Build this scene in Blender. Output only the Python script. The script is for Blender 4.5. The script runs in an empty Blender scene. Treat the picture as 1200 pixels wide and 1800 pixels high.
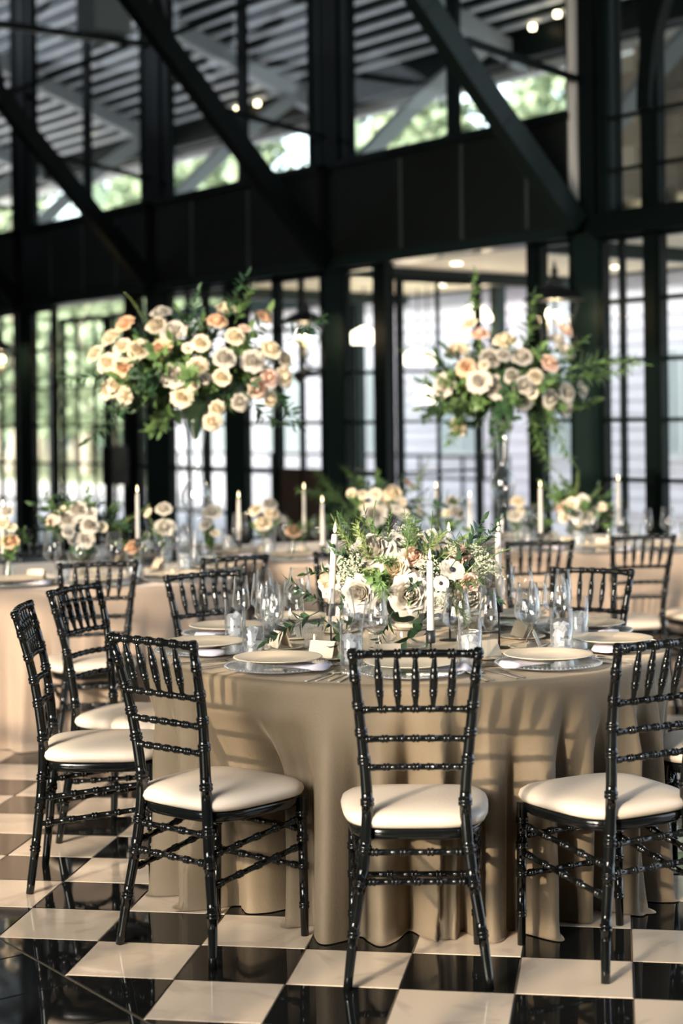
import bpy, bmesh, math, random
from mathutils import Vector, Matrix, Euler
PI = math.pi
rnd = random.Random(11)
scene = bpy.context.scene
COL = scene.collection

# ------------------------------------------------------------------ camera
CAM_H, F_PX, PY, ROLL = 1.4962, 3001.8, 740.0, 0.0114
cam_d = bpy.data.cameras.new('camera')
cam = bpy.data.objects.new('camera', cam_d); COL.objects.link(cam)
cam.location = (0, 0, CAM_H)
cam.rotation_euler = (PI / 2, ROLL, 0)
cam_d.sensor_fit = 'VERTICAL'; cam_d.sensor_height = 36.0; cam_d.sensor_width = 24.0
cam_d.lens = 36.0 * F_PX / 1800.0
cam_d.shift_y = -(900.0 - PY) / 1800.0
cam_d.clip_end = 200
cam_d.dof.use_dof = True; cam_d.dof.focus_distance = 5.2; cam_d.dof.aperture_fstop = 1.9
scene.camera = cam

# ------------------------------------------------------------------ sky, sun, exposure
SUN_AZ, SUN_EL = math.radians(33), math.radians(15)       # azimuth the light travels to, from +Y towards +X
world = bpy.data.worlds.new('world'); scene.world = world; world.use_nodes = True
wn = world.node_tree; wn.nodes.clear()
sky = wn.nodes.new('ShaderNodeTexSky'); sky.sky_type = 'NISHITA'; sky.sun_disc = False
sky.sun_elevation = math.radians(24); sky.sun_rotation = math.radians(33 + 180); sky.dust_density = 3.0; sky.air_density = 1.0
hs = wn.nodes.new('ShaderNodeHueSaturation'); hs.inputs['Saturation'].default_value = 0.55
bg = wn.nodes.new('ShaderNodeBackground'); bg.inputs['Strength'].default_value = 1.0
wo = wn.nodes.new('ShaderNodeOutputWorld')
wn.links.new(sky.outputs[0], hs.inputs['Color']); wn.links.new(hs.outputs[0], bg.inputs[0]); wn.links.new(bg.outputs[0], wo.inputs[0])
sun_d = bpy.data.lights.new('sun', 'SUN'); sun_d.energy = 5.2; sun_d.angle = math.radians(0.6); sun_d.color = (1.0, 0.80, 0.58)
sun = bpy.data.objects.new('sun', sun_d); COL.objects.link(sun); sun.location = (-8, -8, 6)
sd = Vector((math.sin(SUN_AZ) * math.cos(SUN_EL), math.cos(SUN_AZ) * math.cos(SUN_EL), -math.sin(SUN_EL)))
sun.rotation_euler = sd.to_track_quat('-Z', 'Y').to_euler()
scene.view_settings.view_transform = 'Standard'; scene.view_settings.look = 'None'
scene.view_settings.exposure = 0.1; scene.view_settings.gamma = 1.0
scene.view_settings.use_curve_mapping = False
scene.cycles.transparent_max_bounces = 40
scene.cycles.max_bounces = 8
scene.cycles.caustics_reflective = False; scene.cycles.caustics_refractive = False

# ------------------------------------------------------------------ helpers
def at(px, py, Y):
    """world point seen in the 1200x1800 frame at (px,py), at depth Y"""
    dx, dy = px - 600.0, py - PY
    x = math.cos(ROLL) * dx - math.sin(ROLL) * dy; y = math.sin(ROLL) * dx + math.cos(ROLL) * dy
    return Vector((x * Y / F_PX, Y, CAM_H - y * Y / F_PX))

class MB:
    def __init__(s): s.v = []; s.f = []; s.sm = []
    def add(s, vs, fs, smooth=False):
        o = len(s.v); s.v += [tuple(p) for p in vs]
        s.f += [tuple(i + o for i in f) for f in fs]; s.sm += [smooth] * len(fs); return s
    def box(s, c, d, R=None):
        hx, hy, hz = d[0] / 2, d[1] / 2, d[2] / 2
        vs = [Vector((x, y, z)) for x in (-hx, hx) for y in (-hy, hy) for z in (-hz, hz)]
        if R is not None: vs = [R @ p for p in vs]
        vs = [p + Vector(c) for p in vs]
        return s.add(vs, [(0, 1, 3, 2), (4, 6, 7, 5), (0, 4, 5, 1), (2, 3, 7, 6), (0, 2, 6, 4), (1, 5, 7, 3)])
    def tube(s, pts, rad, n=8, cap=True, up=Vector((0, 0, 1)), smooth=True):
        pts = [Vector(p) for p in pts]
        if not hasattr(rad, '__len__'): rad = [rad] * len(pts)
        vs = []; fs = []
        for i, p in enumerate(pts):
            t = (pts[min(i + 1, len(pts) - 1)] - pts[max(i - 1, 0)])
            t = t.normalized() if t.length > 1e-9 else Vector((0, 0, 1))
            a = t.cross(Vector((1, 0, 0)) if abs(t.x) < 0.7 else Vector((0, 1, 0))).normalized(); b = t.cross(a)
            for k in range(n):
                w = 2 * PI * k / n
                vs.append(p + (a * math.cos(w) + b * math.sin(w)) * rad[i])
        for i in range(len(pts) - 1):
            for k in range(n):
                fs.append((i * n + k, i * n + (k + 1) % n, (i + 1) * n + (k + 1) % n, (i + 1) * n + k))
        if cap:
            fs.append(tuple(range(n - 1, -1, -1))); fs.append(tuple((len(pts) - 1) * n + k for k in range(n)))
        return s.add(vs, fs, smooth)
    def lathe(s, prof, n=24, c=(0, 0, 0), smooth=True):
        vs = []; fs = []; c = Vector(c)
        for r, z in prof:
            for k in range(n):
                w = 2 * PI * k / n; vs.append(c + Vector((r * math.cos(w), r * math.sin(w), z)))
        for i in range(len(prof) - 1):
            for k in range(n):
                fs.append((i * n + k, i * n + (k + 1) % n, (i + 1) * n + (k + 1) % n, (i + 1) * n + k))
        if prof[0][0] > 1e-6: fs.append(tuple(range(n - 1, -1, -1)))
        if prof[-1][0] > 1e-6: fs.append(tuple((len(prof) - 1) * n + k for k in range(n)))
        return s.add(vs, fs, smooth)
    def beam(s, p, q, w, h, up=Vector((0, 0, 1))):
        """rectangular bar from p to q, w wide, h deep"""
        p = Vector(p); q = Vector(q); t = (q - p).normalized()
        a = t.cross(up)
        if a.length < 1e-4: a = t.cross(Vector((1, 0, 0)))
        a.normalize(); b = a.cross(t)
        vs = [e + a * (sx * w / 2) + b * (sy * h / 2) for e in (p, q) for sx, sy in ((-1, -1), (1, -1), (1, 1), (-1, 1))]
        return s.add(vs, [(3, 2, 1, 0), (4, 5, 6, 7), (0, 1, 5, 4), (1, 2, 6, 5), (2, 3, 7, 6), (3, 0, 4, 7)])
    def mesh(s, name, mat=None):
        m = bpy.data.meshes.new(name); m.from_pydata(s.v, [], s.f)
        m.polygons.foreach_set('use_smooth', s.sm)
        if mat: m.materials.append(mat)
        m.update(); return m
    def build(s, name, mat, parent=None, loc=(0, 0, 0), rot=None):
        return link(name, s.mesh(name, mat), parent, loc, rot)

def link(name, me, parent=None, loc=(0, 0, 0), rot=None, mat=None, scale=None):
    o = bpy.data.objects.new(name, me); COL.objects.link(o); o.location = loc
    if rot is not None:
        if isinstance(rot, Euler) or len(rot) == 3: o.rotation_euler = rot
        else: o.rotation_mode = 'QUATERNION'; o.rotation_quaternion = rot
    if scale is not None: o.scale = (scale,) * 3 if not hasattr(scale, '__len__') else scale
    if parent: o.parent = parent
    if mat:
        o.material_slots[0].link = 'OBJECT'; o.material_slots[0].material = mat
    return o
def tag(o, label=None, cat=None, group=None, kind=None):
    if label: o['label'] = label
    if cat: o['category'] = cat
    if group: o['group'] = group
    if kind: o['kind'] = kind
    return o
def thing(name, label, cat, loc=(0, 0, 0), rotz=0.0, group=None):
    o = bpy.data.objects.new(name, None); COL.objects.link(o); o.location = loc; o.rotation_euler = (0, 0, rotz)
    o.empty_display_size = 0.1
    return tag(o, label, cat, group)
def struct(o, label=None): return tag(o, label=label, kind='structure')
def dup(root, loc, rotz, label, group=None):
    r = root.copy(); COL.objects.link(r); r.location = loc; r.rotation_euler = (0, 0, rotz); r['label'] = label
    if group: r['group'] = group
    for ch in list(root.children):
        c = ch.copy(); COL.objects.link(c); c.parent = r
        for g in list(ch.children):
            d = g.copy(); COL.objects.link(d); d.parent = c
    return r
def stem_empty(name, parent=None, loc=(0, 0, 0)):
    o = bpy.data.objects.new(name, None); COL.objects.link(o); o.location = loc; o.empty_display_size = 0.1
    if parent: o.parent = parent
    return o

# ------------------------------------------------------------------ materials
def pmat(name, col, rough=0.5, metal=0.0, noise=0.0, nscale=8.0, bump=0.0, bscale=40.0, col2=None, **kw):
    m = bpy.data.materials.new(name); m.use_nodes = True; nt = m.node_tree
    p = nt.nodes['Principled BSDF']
    p.inputs['Base Color'].default_value = (*col, 1); p.inputs['Roughness'].default_value = rough; p.inputs['Metallic'].default_value = metal
    for k, v in kw.items():
        p.inputs[k.replace('_', ' ')].default_value = (*v, 1) if (isinstance(v, tuple) and 'Radius' not in k) else v
    tc = nt.nodes.new('ShaderNodeTexCoord')
    if noise > 0 or col2:
        nz = nt.nodes.new('ShaderNodeTexNoise'); nz.inputs['Scale'].default_value = nscale; nz.inputs['Detail'].default_value = 4
        nt.links.new(tc.outputs['Object'], nz.inputs['Vector'])
        mx = nt.nodes.new('ShaderNodeMix'); mx.data_type = 'RGBA'
        c2 = col2 if col2 else tuple(c * (1 - noise) for c in col)
        mx.inputs['A'].default_value = (*col, 1); mx.inputs['B'].default_value = (*c2, 1)
        nt.links.new(nz.outputs['Fac'], mx.inputs['Factor']); nt.links.new(mx.outputs['Result'], p.inputs['Base Color'])
    if bump > 0:
        nb = nt.nodes.new('ShaderNodeTexNoise'); nb.inputs['Scale'].default_value = bscale
        nt.links.new(tc.outputs['Object'], nb.inputs['Vector'])
        bp = nt.nodes.new('ShaderNodeBump'); bp.inputs['Strength'].default_value = bump; bp.inputs['Distance'].default_value = 0.01
        nt.links.new(nb.outputs['Fac'], bp.inputs['Height']); nt.links.new(bp.outputs['Normal'], p.inputs['Normal'])
    return m
def glass_mat(name, tint=(0.97, 0.985, 0.98), refl=0.9, rough=0.02, ior=1.5, body=0.0, haze=(0.9, 0.93, 0.93)):
    """thin clear glass: see-through with a Fresnel reflection"""
    m = bpy.data.materials.new(name); m.use_nodes = True; nt = m.node_tree; nt.nodes.clear()
    out = nt.nodes.new('ShaderNodeOutputMaterial')
    tr = nt.nodes.new('ShaderNodeBsdfTransparent'); tr.inputs[0].default_value = (*tint, 1)
    gl = nt.nodes.new('ShaderNodeBsdfGlossy'); gl.inputs['Roughness'].default_value = rough; gl.inputs['Color'].default_value = (1, 1, 1, 1)
    fr = nt.nodes.new('ShaderNodeLayerWeight'); fr.inputs['Blend'].default_value = 0.5
    pw = nt.nodes.new('ShaderNodeMath'); pw.operation = 'POWER'; pw.inputs[1].default_value = 3.0
    mul = nt.nodes.new('ShaderNodeMath'); mul.operation = 'MULTIPLY_ADD'; mul.inputs[1].default_value = refl * 0.95; mul.inputs[2].default_value = ((ior - 1) / (ior + 1)) ** 2
    mx = nt.nodes.new('ShaderNodeMixShader')
    nt.links.new(fr.outputs['Facing'], pw.inputs[0]); nt.links.new(pw.outputs[0], mul.inputs[0]); nt.links.new(mul.outputs[0], mx.inputs[0])
    base = tr.outputs[0]
    if body > 0:
        df = nt.nodes.new('ShaderNodeBsdfTranslucent'); df.inputs[0].default_value = (*haze, 1)
        d2 = nt.nodes.new('ShaderNodeBsdfDiffuse'); d2.inputs[0].default_value = (*haze, 1)
        ad = nt.nodes.new('ShaderNodeMixShader'); ad.inputs[0].default_value = 0.5
        nt.links.new(df.outputs[0], ad.inputs[1]); nt.links.new(d2.outputs[0], ad.inputs[2])
        m2 = nt.nodes.new('ShaderNodeMixShader'); m2.inputs[0].default_value = body
        nt.links.new(tr.outputs[0], m2.inputs[1]); nt.links.new(ad.outputs[0], m2.inputs[2]); base = m2.outputs[0]
    nt.links.new(base, mx.inputs[1]); nt.links.new(gl.outputs[0], mx.inputs[2]); nt.links.new(mx.outputs[0], out.inputs[0])
    return m
def emit_mat(name, col, s):
    m = bpy.data.materials.new(name); m.use_nodes = True; nt = m.node_tree; nt.nodes.clear()
    out = nt.nodes.new('ShaderNodeOutputMaterial'); e = nt.nodes.new('ShaderNodeEmission')
    e.inputs[0].default_value = (*col, 1); e.inputs[1].default_value = s; nt.links.new(e.outputs[0], out.inputs[0]); return m
def petal_mat(name, col, col2):
    """petal: diffuse with some light passing through"""
    m = bpy.data.materials.new(name); m.use_nodes = True; nt = m.node_tree; nt.nodes.clear()
    out = nt.nodes.new('ShaderNodeOutputMaterial')
    d = nt.nodes.new('ShaderNodeBsdfDiffuse'); t = nt.nodes.new('ShaderNodeBsdfTranslucent')
    tc = nt.nodes.new('ShaderNodeTexCoord'); nz = nt.nodes.new('ShaderNodeTexNoise'); nz.inputs['Scale'].default_value = 2.2
    oi = nt.nodes.new('ShaderNodeObjectInfo'); ad = nt.nodes.new('ShaderNodeVectorMath'); ad.operation = 'ADD'
    nt.links.new(tc.outputs['Object'], ad.inputs[0]); nt.links.new(oi.outputs['Random'], ad.inputs[1]); nt.links.new(ad.outputs[0], nz.inputs['Vector'])
    mx = nt.nodes.new('ShaderNodeMix'); mx.data_type = 'RGBA'; mx.inputs['A'].default_value = (*col, 1); mx.inputs['B'].default_value = (*col2, 1)
    nt.links.new(nz.outputs['Fac'], mx.inputs['Factor'])
    nt.links.new(mx.outputs['Result'], d.inputs[0]); nt.links.new(mx.outputs['Result'], t.inputs[0])
    ms = nt.nodes.new('ShaderNodeMixShader'); ms.inputs[0].default_value = 0.16
    nt.links.new(d.outputs[0], ms.inputs[1]); nt.links.new(t.outputs[0], ms.inputs[2]); nt.links.new(ms.outputs[0], out.inputs[0]); return m
def marble_mat(name, base, vein, rough):
    m = bpy.data.materials.new(name); m.use_nodes = True; nt = m.node_tree; p = nt.nodes['Principled BSDF']
    p.inputs['Roughness'].default_value = rough
    p.inputs['Coat Weight'].default_value = 0.5; p.inputs['Coat Roughness'].default_value = 0.03
    tc = nt.nodes.new('ShaderNodeTexCoord'); oi = nt.nodes.new('ShaderNodeObjectInfo')
    sc = nt.nodes.new('ShaderNodeVectorMath'); sc.operation = 'SCALE'; sc.inputs['Scale'].default_value = 37.0
    cb = nt.nodes.new('ShaderNodeCombineXYZ'); nt.links.new(oi.outputs['Random'], cb.inputs[0]); nt.links.new(oi.outputs['Random'], cb.inputs[1])
    nt.links.new(cb.outputs[0], sc.inputs[0]); ad = nt.nodes.new('ShaderNodeVectorMath'); ad.operation = 'ADD'
    nt.links.new(tc.outputs['Object'], ad.inputs[0]); nt.links.new(sc.outputs[0], ad.inputs[1])
    nz = nt.nodes.new('ShaderNodeTexNoise'); nz.inputs['Scale'].default_value = 4.0; nz.inputs['Detail'].default_value = 8; nz.inputs['Distortion'].default_value = 1.6
    nt.links.new(ad.outputs[0], nz.inputs['Vector'])
    rp = nt.nodes.new('ShaderNodeValToRGB'); e = rp.color_ramp.elements
    e[0].position = 0.36; e[0].color = (*vein, 1); e[1].position = 0.47; e[1].color = (*base, 1)
    nt.links.new(nz.outputs['Fac'], rp.inputs[0]); nt.links.new(rp.outputs[0], p.inputs['Base Color'])
    return m

M = {}
M['steel'] = pmat('black_steel', (0.004, 0.008, 0.0075), 0.42, 0.0, noise=0.4, nscale=3, Specular_IOR_Level=0.10)
M['steel_green'] = pmat('dark_green_steel', (0.009, 0.019, 0.018), 0.38, 0.0, noise=0.3, nscale=2, Specular_IOR_Level=0.16)
M['mesh_panel'] = pmat('dark_perforated_panel', (0.006, 0.009, 0.008), 0.65, Specular_IOR_Level=0.2, bump=0.3, bscale=160)
M['joint'] = pmat('grey_green_joint', (0.05, 0.065, 0.06), 0.5)
M['grey_steel'] = pmat('grey_painted_steel', (0.30, 0.34, 0.35), 0.5, noise=0.25, nscale=2)
M['rib'] = pmat('lit_stripe_paint', (0.78, 0.82, 0.86), 0.5, noise=0.2)  # pale colour stands for light on the canopy's corrugated underside
M['deck'] = pmat('dark_roof_deck', (0.006, 0.012, 0.012), 0.8, Specular_IOR_Level=0.1)  # near-black also paints the shade between the canopy's lit stripes
M['cream'] = pmat('cream_soffit', (0.80, 0.72, 0.56), 0.8, noise=0.08, nscale=1.5)
M['fascia'] = pmat('white_gutter', (0.72, 0.74, 0.74), 0.5)
M['white_tile'] = marble_mat('white_marble', (0.60, 0.505, 0.395), (0.50, 0.42, 0.335), 0.10)
M['black_tile'] = pmat('black_marble', (0.008, 0.009, 0.009), 0.04, noise=0.5, nscale=6, IOR=1.42)
M['grout'] = pmat('dark_grout', (0.03, 0.028, 0.022), 0.6)
M['grout_light'] = pmat('tan_grout', (0.22, 0.19, 0.13), 0.6)
M['chair'] = pmat('black_lacquer', (0.004, 0.005, 0.005), 0.13, IOR=1.45)
M['cushion'] = pmat('ivory_vinyl', (0.60, 0.53, 0.44), 0.45, noise=0.06, nscale=9, bump=0.08, bscale=90)
M['velvet'] = pmat('taupe_velvet', (0.155, 0.121, 0.078), 0.75, noise=0.16, nscale=5, bump=0.12, bscale=120, Sheen_Weight=0.6, Sheen_Roughness=0.3, Sheen_Tint=(0.95, 0.80, 0.60))
M['linen'] = pmat('pale_champagne_cloth', (0.34, 0.265, 0.205), 0.8, noise=0.10, nscale=5, bump=0.10, bscale=120, Sheen_Weight=0.4, Sheen_Roughness=0.4, Sheen_Tint=(1.0, 0.94, 0.88))
def ware_glass(name, edge=0.72, milk=0.42):
    """blown glass: clear face-on, with darker and milkier outlines where the wall is seen edge-on"""
    m = bpy.data.materials.new(name); m.use_nodes = True; nt = m.node_tree; nt.nodes.clear(); N = nt.nodes.new; K = nt.links.new
    out = N('ShaderNodeOutputMaterial'); lw = N('ShaderNodeLayerWeight'); lw.inputs['Blend'].default_value = 0.5
    rp = N('ShaderNodeValToRGB'); e = rp.color_ramp.elements; e[0].position = 0.55; e[0].color = (0.985, 0.99, 0.99, 1); e[1].position = 0.97; e[1].color = (edge, edge * 1.02, edge * 1.02, 1)
    K(lw.outputs['Facing'], rp.inputs[0]); tr = N('ShaderNodeBsdfTransparent'); K(rp.outputs[0], tr.inputs[0])
    df = N('ShaderNodeBsdfDiffuse'); df.inputs[0].default_value = (0.9, 0.92, 0.93, 1)
    p4 = N('ShaderNodeMath'); p4.operation = 'POWER'; p4.inputs[1].default_value = 5.0; K(lw.outputs['Facing'], p4.inputs[0])
    m4 = N('ShaderNodeMath'); m4.operation = 'MULTIPLY'; m4.inputs[1].default_value = milk; K(p4.outputs[0], m4.inputs[0])
    a = N('ShaderNodeMixShader'); K(m4.outputs[0], a.inputs[0]); K(tr.outputs[0], a.inputs[1]); K(df.outputs[0], a.inputs[2])
    gl = N('ShaderNodeBsdfGlossy'); gl.inputs['Roughness'].default_value = 0.03
    p3 = N('ShaderNodeMath'); p3.operation = 'POWER'; p3.inputs[1].default_value = 3.0; K(lw.outputs['Facing'], p3.inputs[0])
    m3 = N('ShaderNodeMath'); m3.operation = 'MULTIPLY_ADD'; m3.inputs[1].default_value = 0.6; m3.inputs[2].default_value = 0.05; K(p3.outputs[0], m3.inputs[0])
    b = N('ShaderNodeMixShader'); K(m3.outputs[0], b.inputs[0]); K(a.outputs[0], b.inputs[1]); K(gl.outputs[0], b.inputs[2]); K(b.outputs[0], out.inputs[0]); return m
M['glass'] = ware_glass('clear_glass')
M['pane'] = glass_mat('window_glass', tint=(0.96, 0.985, 0.98), refl=0.10, ior=1.12)
M['charger'] = glass_mat('pressed_glass', tint=(0.93, 0.95, 0.97), rough=0.12, body=0.30, haze=(0.78, 0.80, 0.85))
M['ice'] = glass_mat('cracked_ice', tint=(0.96, 0.97, 0.98), rough=0.15, refl=0.9, body=0.80, haze=(0.93, 0.95, 0.97))
M['votive'] = glass_mat('ribbed_votive_glass', tint=(0.95, 0.93, 0.9), rough=0.05, body=0.12)
M['plate'] = pmat('cream_stoneware', (0.64, 0.55, 0.42), 0.3, noise=0.06, nscale=30)
M['napkin'] = pmat('lavender_white_napkin', (0.58, 0.56, 0.64), 0.85, bump=0.15, bscale=120)
M['silver'] = pmat('polished_flatware', (0.86, 0.83, 0.78), 0.28, 1.0, noise=0.08)
M['gold'] = pmat('brass_flatware', (0.72, 0.55, 0.30), 0.2, 1.0)
M['card'] = pmat('cream_card', (0.64, 0.56, 0.43), 0.8)
M['candle'] = pmat('ivory_wax', (0.64, 0.61, 0.56), 0.4, noise=0.03, Subsurface_Weight=0.3, Subsurface_Radius=(0.02, 0.015, 0.01))
M['flame'] = emit_mat('candle_flame', (1.0, 0.78, 0.42), 7.0)
M['bulb'] = emit_mat('warm_bulb', (1.0, 0.80, 0.50), 14.0)
M['lamp'] = emit_mat('lit_lamp_shade', (1.0, 0.88, 0.66), 6.0)
M['black_metal'] = pmat('matt_black_metal', (0.012, 0.014, 0.015), 0.4)
M['wick'] = pmat('charred_wick', (0.01, 0.01, 0.01), 0.9)
M['leaf'] = pmat('green_leaf', (0.075, 0.15, 0.045), 0.5, col2=(0.14, 0.24, 0.08), nscale=3)
M['leaf_dark'] = pmat('deep_green_leaf', (0.020, 0.060, 0.028), 0.45, col2=(0.045, 0.10, 0.04), nscale=3)
M['leaf_light'] = pmat('fresh_green_frond', (0.17, 0.25, 0.07), 0.55, col2=(0.26, 0.33, 0.12), nscale=4)
M['stem'] = pmat('green_stem', (0.12, 0.18, 0.06), 0.6)
M['umbel'] = pmat('tiny_white_blossom', (0.52, 0.56, 0.38), 0.8, col2=(0.70, 0.72, 0.60), nscale=30)
M['white_rose'] = petal_mat('white_petal', (0.69, 0.665, 0.61), (0.62, 0.575, 0.49))
M['cream_rose'] = petal_mat('cream_petal', (0.88, 0.81, 0.66), (0.84, 0.72, 0.52))
M['blush_rose'] = petal_mat('blush_petal', (0.86, 0.68, 0.57), (0.80, 0.56, 0.44))
M['peach_rose'] = petal_mat('peach_petal', (0.88, 0.66, 0.47), (0.82, 0.54, 0.35))
M['anemone_eye'] = pmat('dark_anemone_centre', (0.012, 0.012, 0.03), 0.6)
M['siding'] = pmat('pale_lilac_siding', (0.80, 0.78, 0.82), 0.7, noise=0.1, nscale=2)
M['block'] = pmat('tan_split_block', (0.58, 0.50, 0.42), 0.9, noise=0.3, nscale=14, bump=0.5, bscale=30)
M['mortar'] = pmat('pale_mortar', (0.76, 0.70, 0.62), 0.9)
M['bench'] = pmat('dark_walnut', (0.045, 0.028, 0.02), 0.5, noise=0.3)
M['pavement'] = pmat('pale_pavement', (0.74, 0.68, 0.64), 0.9, noise=0.15, nscale=1.2)
M['bark'] = pmat('pale_birch_bark', (0.50, 0.46, 0.40), 0.9, noise=0.4, nscale=3)
M['tree_leaf'] = pmat('woodland_leaf', (0.15, 0.22, 0.14), 0.6, col2=(0.30, 0.37, 0.25), nscale=1.5)
M['conifer'] = pmat('grey_green_conifer', (0.10, 0.16, 0.11), 0.8, col2=(0.20, 0.27, 0.19), nscale=0.9, bump=0.6, bscale=3)
M['grass'] = pmat('pale_grass', (0.26, 0.30, 0.17), 0.9, noise=0.3, nscale=0.8)  # dull pale green, tone varied at random
M['brass_dark'] = pmat('dark_bronze', (0.05, 0.04, 0.03), 0.35, 0.6)
M['speaker'] = pmat('grey_speaker_cloth', (0.20, 0.24, 0.25), 0.8)
# openings of the window wall behind the camera, which the sun comes through
REAR_TOP = 6.0
REAR_SHADE_PIERS = [(-16, 4.6, 0, REAR_TOP), (7.05, 7.55, 0, 3.15), (7.78, 8.2, 0, 3.15), (9.7, 14, 0, REAR_TOP), (4.6, 9.7, 0, 1.5)]  # unseen; solid parts added to cut daylight, mid-opening piers to shade the cloth
REAR_BARS = [5.3, 6.7, 8.75, 9.3]
REAR_ROWS = [2.45, 3.1, 4.0, 5.0]

# ------------------------------------------------------------------ the setting: glazed wall frame of reference
WD, WU, WN = Vector((1.87, 12.9, 0)), Vector((0.6, -0.8, 0)), Vector((0.8, 0.6, 0))
RW = Matrix((WU, WN, Vector((0, 0, 1)))).transposed()
def W(a, b, z): return WD + WU * a + WN * b + Vector((0, 0, z))
def wbox(mb, a0, a1, b0, b1, z0, z1):
    return mb.box(W((a0 + a1) / 2, (b0 + b1) / 2, (z0 + z1) / 2), (a1 - a0, b1 - b0, z1 - z0), RW)
def wobj(name, mat, parent, a0, a1, b0, b1, z0, z1):
    return wbox(MB(), a0, a1, b0, b1, z0, z1).build(name, mat, parent)

# ---- floor: checkered marble, cut on the diagonal by a field of black tiles
TT, TH, TA, TB = 0.3048, 0.1583, -1.4905, 4.1561
def TG(i, j):
    u, v = i * TT + TA, j * TT + TB
    return Vector((u * math.cos(TH) + v * math.sin(TH), -u * math.sin(TH) + v * math.cos(TH), 0))
floor = wbox(MB(), -16, 14, -14.2, 0.6, -0.2, -0.004).build('floor', M['grout'])
struct(floor)
def tile_mesh(name, mat, half):
    b = 0.0025; h = half
    vs = [(-h, -h, -0.003), (h, -h, -0.003), (h, h, -0.003), (-h, h, -0.003)] + [(x * (h - b), y * (h - b), 0) for x, y in ((-1, -1), (1, -1), (1, 1), (-1, 1))]
    fs = [(4, 5, 6, 7), (0, 1, 5, 4), (1, 2, 6, 5), (2, 3, 7, 6), (3, 0, 4, 7)]
    return MB().add(vs, fs).mesh(name, mat)
white_me = tile_mesh('white_tile', M['white_tile'], TT / 2 - 0.0008); black_me = tile_mesh('black_tile', M['black_tile'], TT / 2 - 0.0008)
field = {0: MB(), 1: MB()}
for i in range(-36, 34):
    for j in range(-24, 42):
        if i + j < 1: continue
        c = (TG(i, j) + TG(i + 1, j + 1)) / 2
        rel = c - WD
        if rel.dot(WN) > 0.2 or rel.dot(WN) < -14 or rel.dot(WU) < -15.5 or rel.dot(WU) > 7.5: continue
        k = (i + j) % 2
        if 3.7 < c.y < 8.7 and abs(c.x) < 0.205 * c.y + 0.25:
            link('floor_tile', white_me if k else black_me, floor, c, (0, 0, -TH))
        else:
            me = [(Matrix.Rotation(-TH, 3, 'Z') @ v.co) + c for v in white_me.vertices]
            field[k].add(me, [tuple(p.vertices) for p in white_me.polygons])
for k, nm in ((1, 'white_tile_field'), (0, 'black_tile_field')):
    tag(field[k].build(nm, M['white_tile'] if k else M['black_tile'], floor), kind='stuff')
# triangles along the cut and the black field turned 45 degrees
for i in range(-8, 6):
    p, q, r = TG(i, 1 - i), TG(i + 1, -i), TG(i + 1, 1 - i)
    if (p - Vector((-0.5, 4.4, 0))).length > 3: continue
    cc = (p + q + r) / 3
    MB().add([(e - cc) * 0.985 + cc for e in (p, q, r)], [(0, 1, 2)]).build('floor_tile', M['black_tile'], floor)
grout_strip = MB(); P0, P1 = TG(-12, 13), TG(14, -13)
sd_ = (P1 - P0).normalized(); sn_ = Vector((sd_.y, -sd_.x, 0))      # along the cut; towards the black field
if sn_.dot(TG(0, 0) - TG(0, 1)) < 0: sn_ = -sn_
grout_strip.add([P0 + Vector((0, 0, -.003)), P1 + Vector((0, 0, -.003)), P1 + sn_ * 9 + Vector((0, 0, -.003)), P0 + sn_ * 9 + Vector((0, 0, -.003))], [(3, 2, 1, 0)])
grout_strip.build('grout_bed', M['grout_light'], floor)
bt_me = tile_mesh('black_field_tile', M['black_tile'], 0.1515)
ang = math.atan2(sd_.y, sd_.x)
far_field = MB(); base = TG(0, 1) + sd_ * 0.075
for m in range(-16, 18):
    for n in range(0, 26):
        c = base + sd_ * ((m + 0.5) * 0.308) + sn_ * ((n + 0.5) * 0.308 + 0.004)
        if c.y > 3.6 and abs(c.x) < 0.21 * c.y + 0.3: link('floor_tile', bt_me, floor, c, (0, 0, ang))
        else: far_field.add([(Matrix.Rotation(ang, 3, 'Z') @ v.co) + c for v in bt_me.vertices], [tuple(p.vertices) for p in bt_me.polygons])
tag(far_field.build('black_tile_field', M['black_tile'], floor), kind='stuff')

# ---- back wall: steel columns, dark panel band, glazing above and below
wall = stem_empty('wall_back', None, W(-5, 0, 0)); struct(wall, 'tall black steel and glass wall across the back of the hall')
def wpart(name, mat, *a):
    o = wobj(name, mat, None, *a); o.parent = wall; o.matrix_parent_inverse = Matrix.Translation(-wall.location); return o
def wadopt(o): o.parent = wall; o.matrix_parent_inverse = Matrix.Translation(-wall.location); return o
COLS = {'D': 0.015, 'C': -3.18, 'B': -6.27, 'A': -9.36, 'Z': -12.5}
for nm, a in COLS.items():
    w = 0.135 if nm != 'B' else 0.20
    wpart('column', M['steel_green'], a - w, a + w, -0.04, 0.05, 0, 2.90)
    wpart('column', M['steel'], a - 0.13, a + 0.10, -0.04, 0.06, 2.90, 7.3)
    for d, ww in ((-0.30, 0.035), (-0.215, 0.02), (0.16, 0.025), (0.225, 0.03)):       # slim flanges beside the upper column
        if nm == 'D' and d < 0: continue
        wpart('column_flange', M['steel_green'], a + d - ww, a + d + ww, -0.02, 0.05, 2.9, 7.3)
    wpart('base_plate', M['steel'], a - 0.2, a + 0.2, -0.1, 0.3, 0, 0.03)
wpart('column', M['steel'], -6.96, -6.72, -0.04, 0.05, 0, 2.86)
wpart('light_gap_strip', M['fascia'], -0.115, -0.04, -0.075, -0.045, 2.96, 7.3)  # pale plate standing in for the strip of light beside the column
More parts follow.
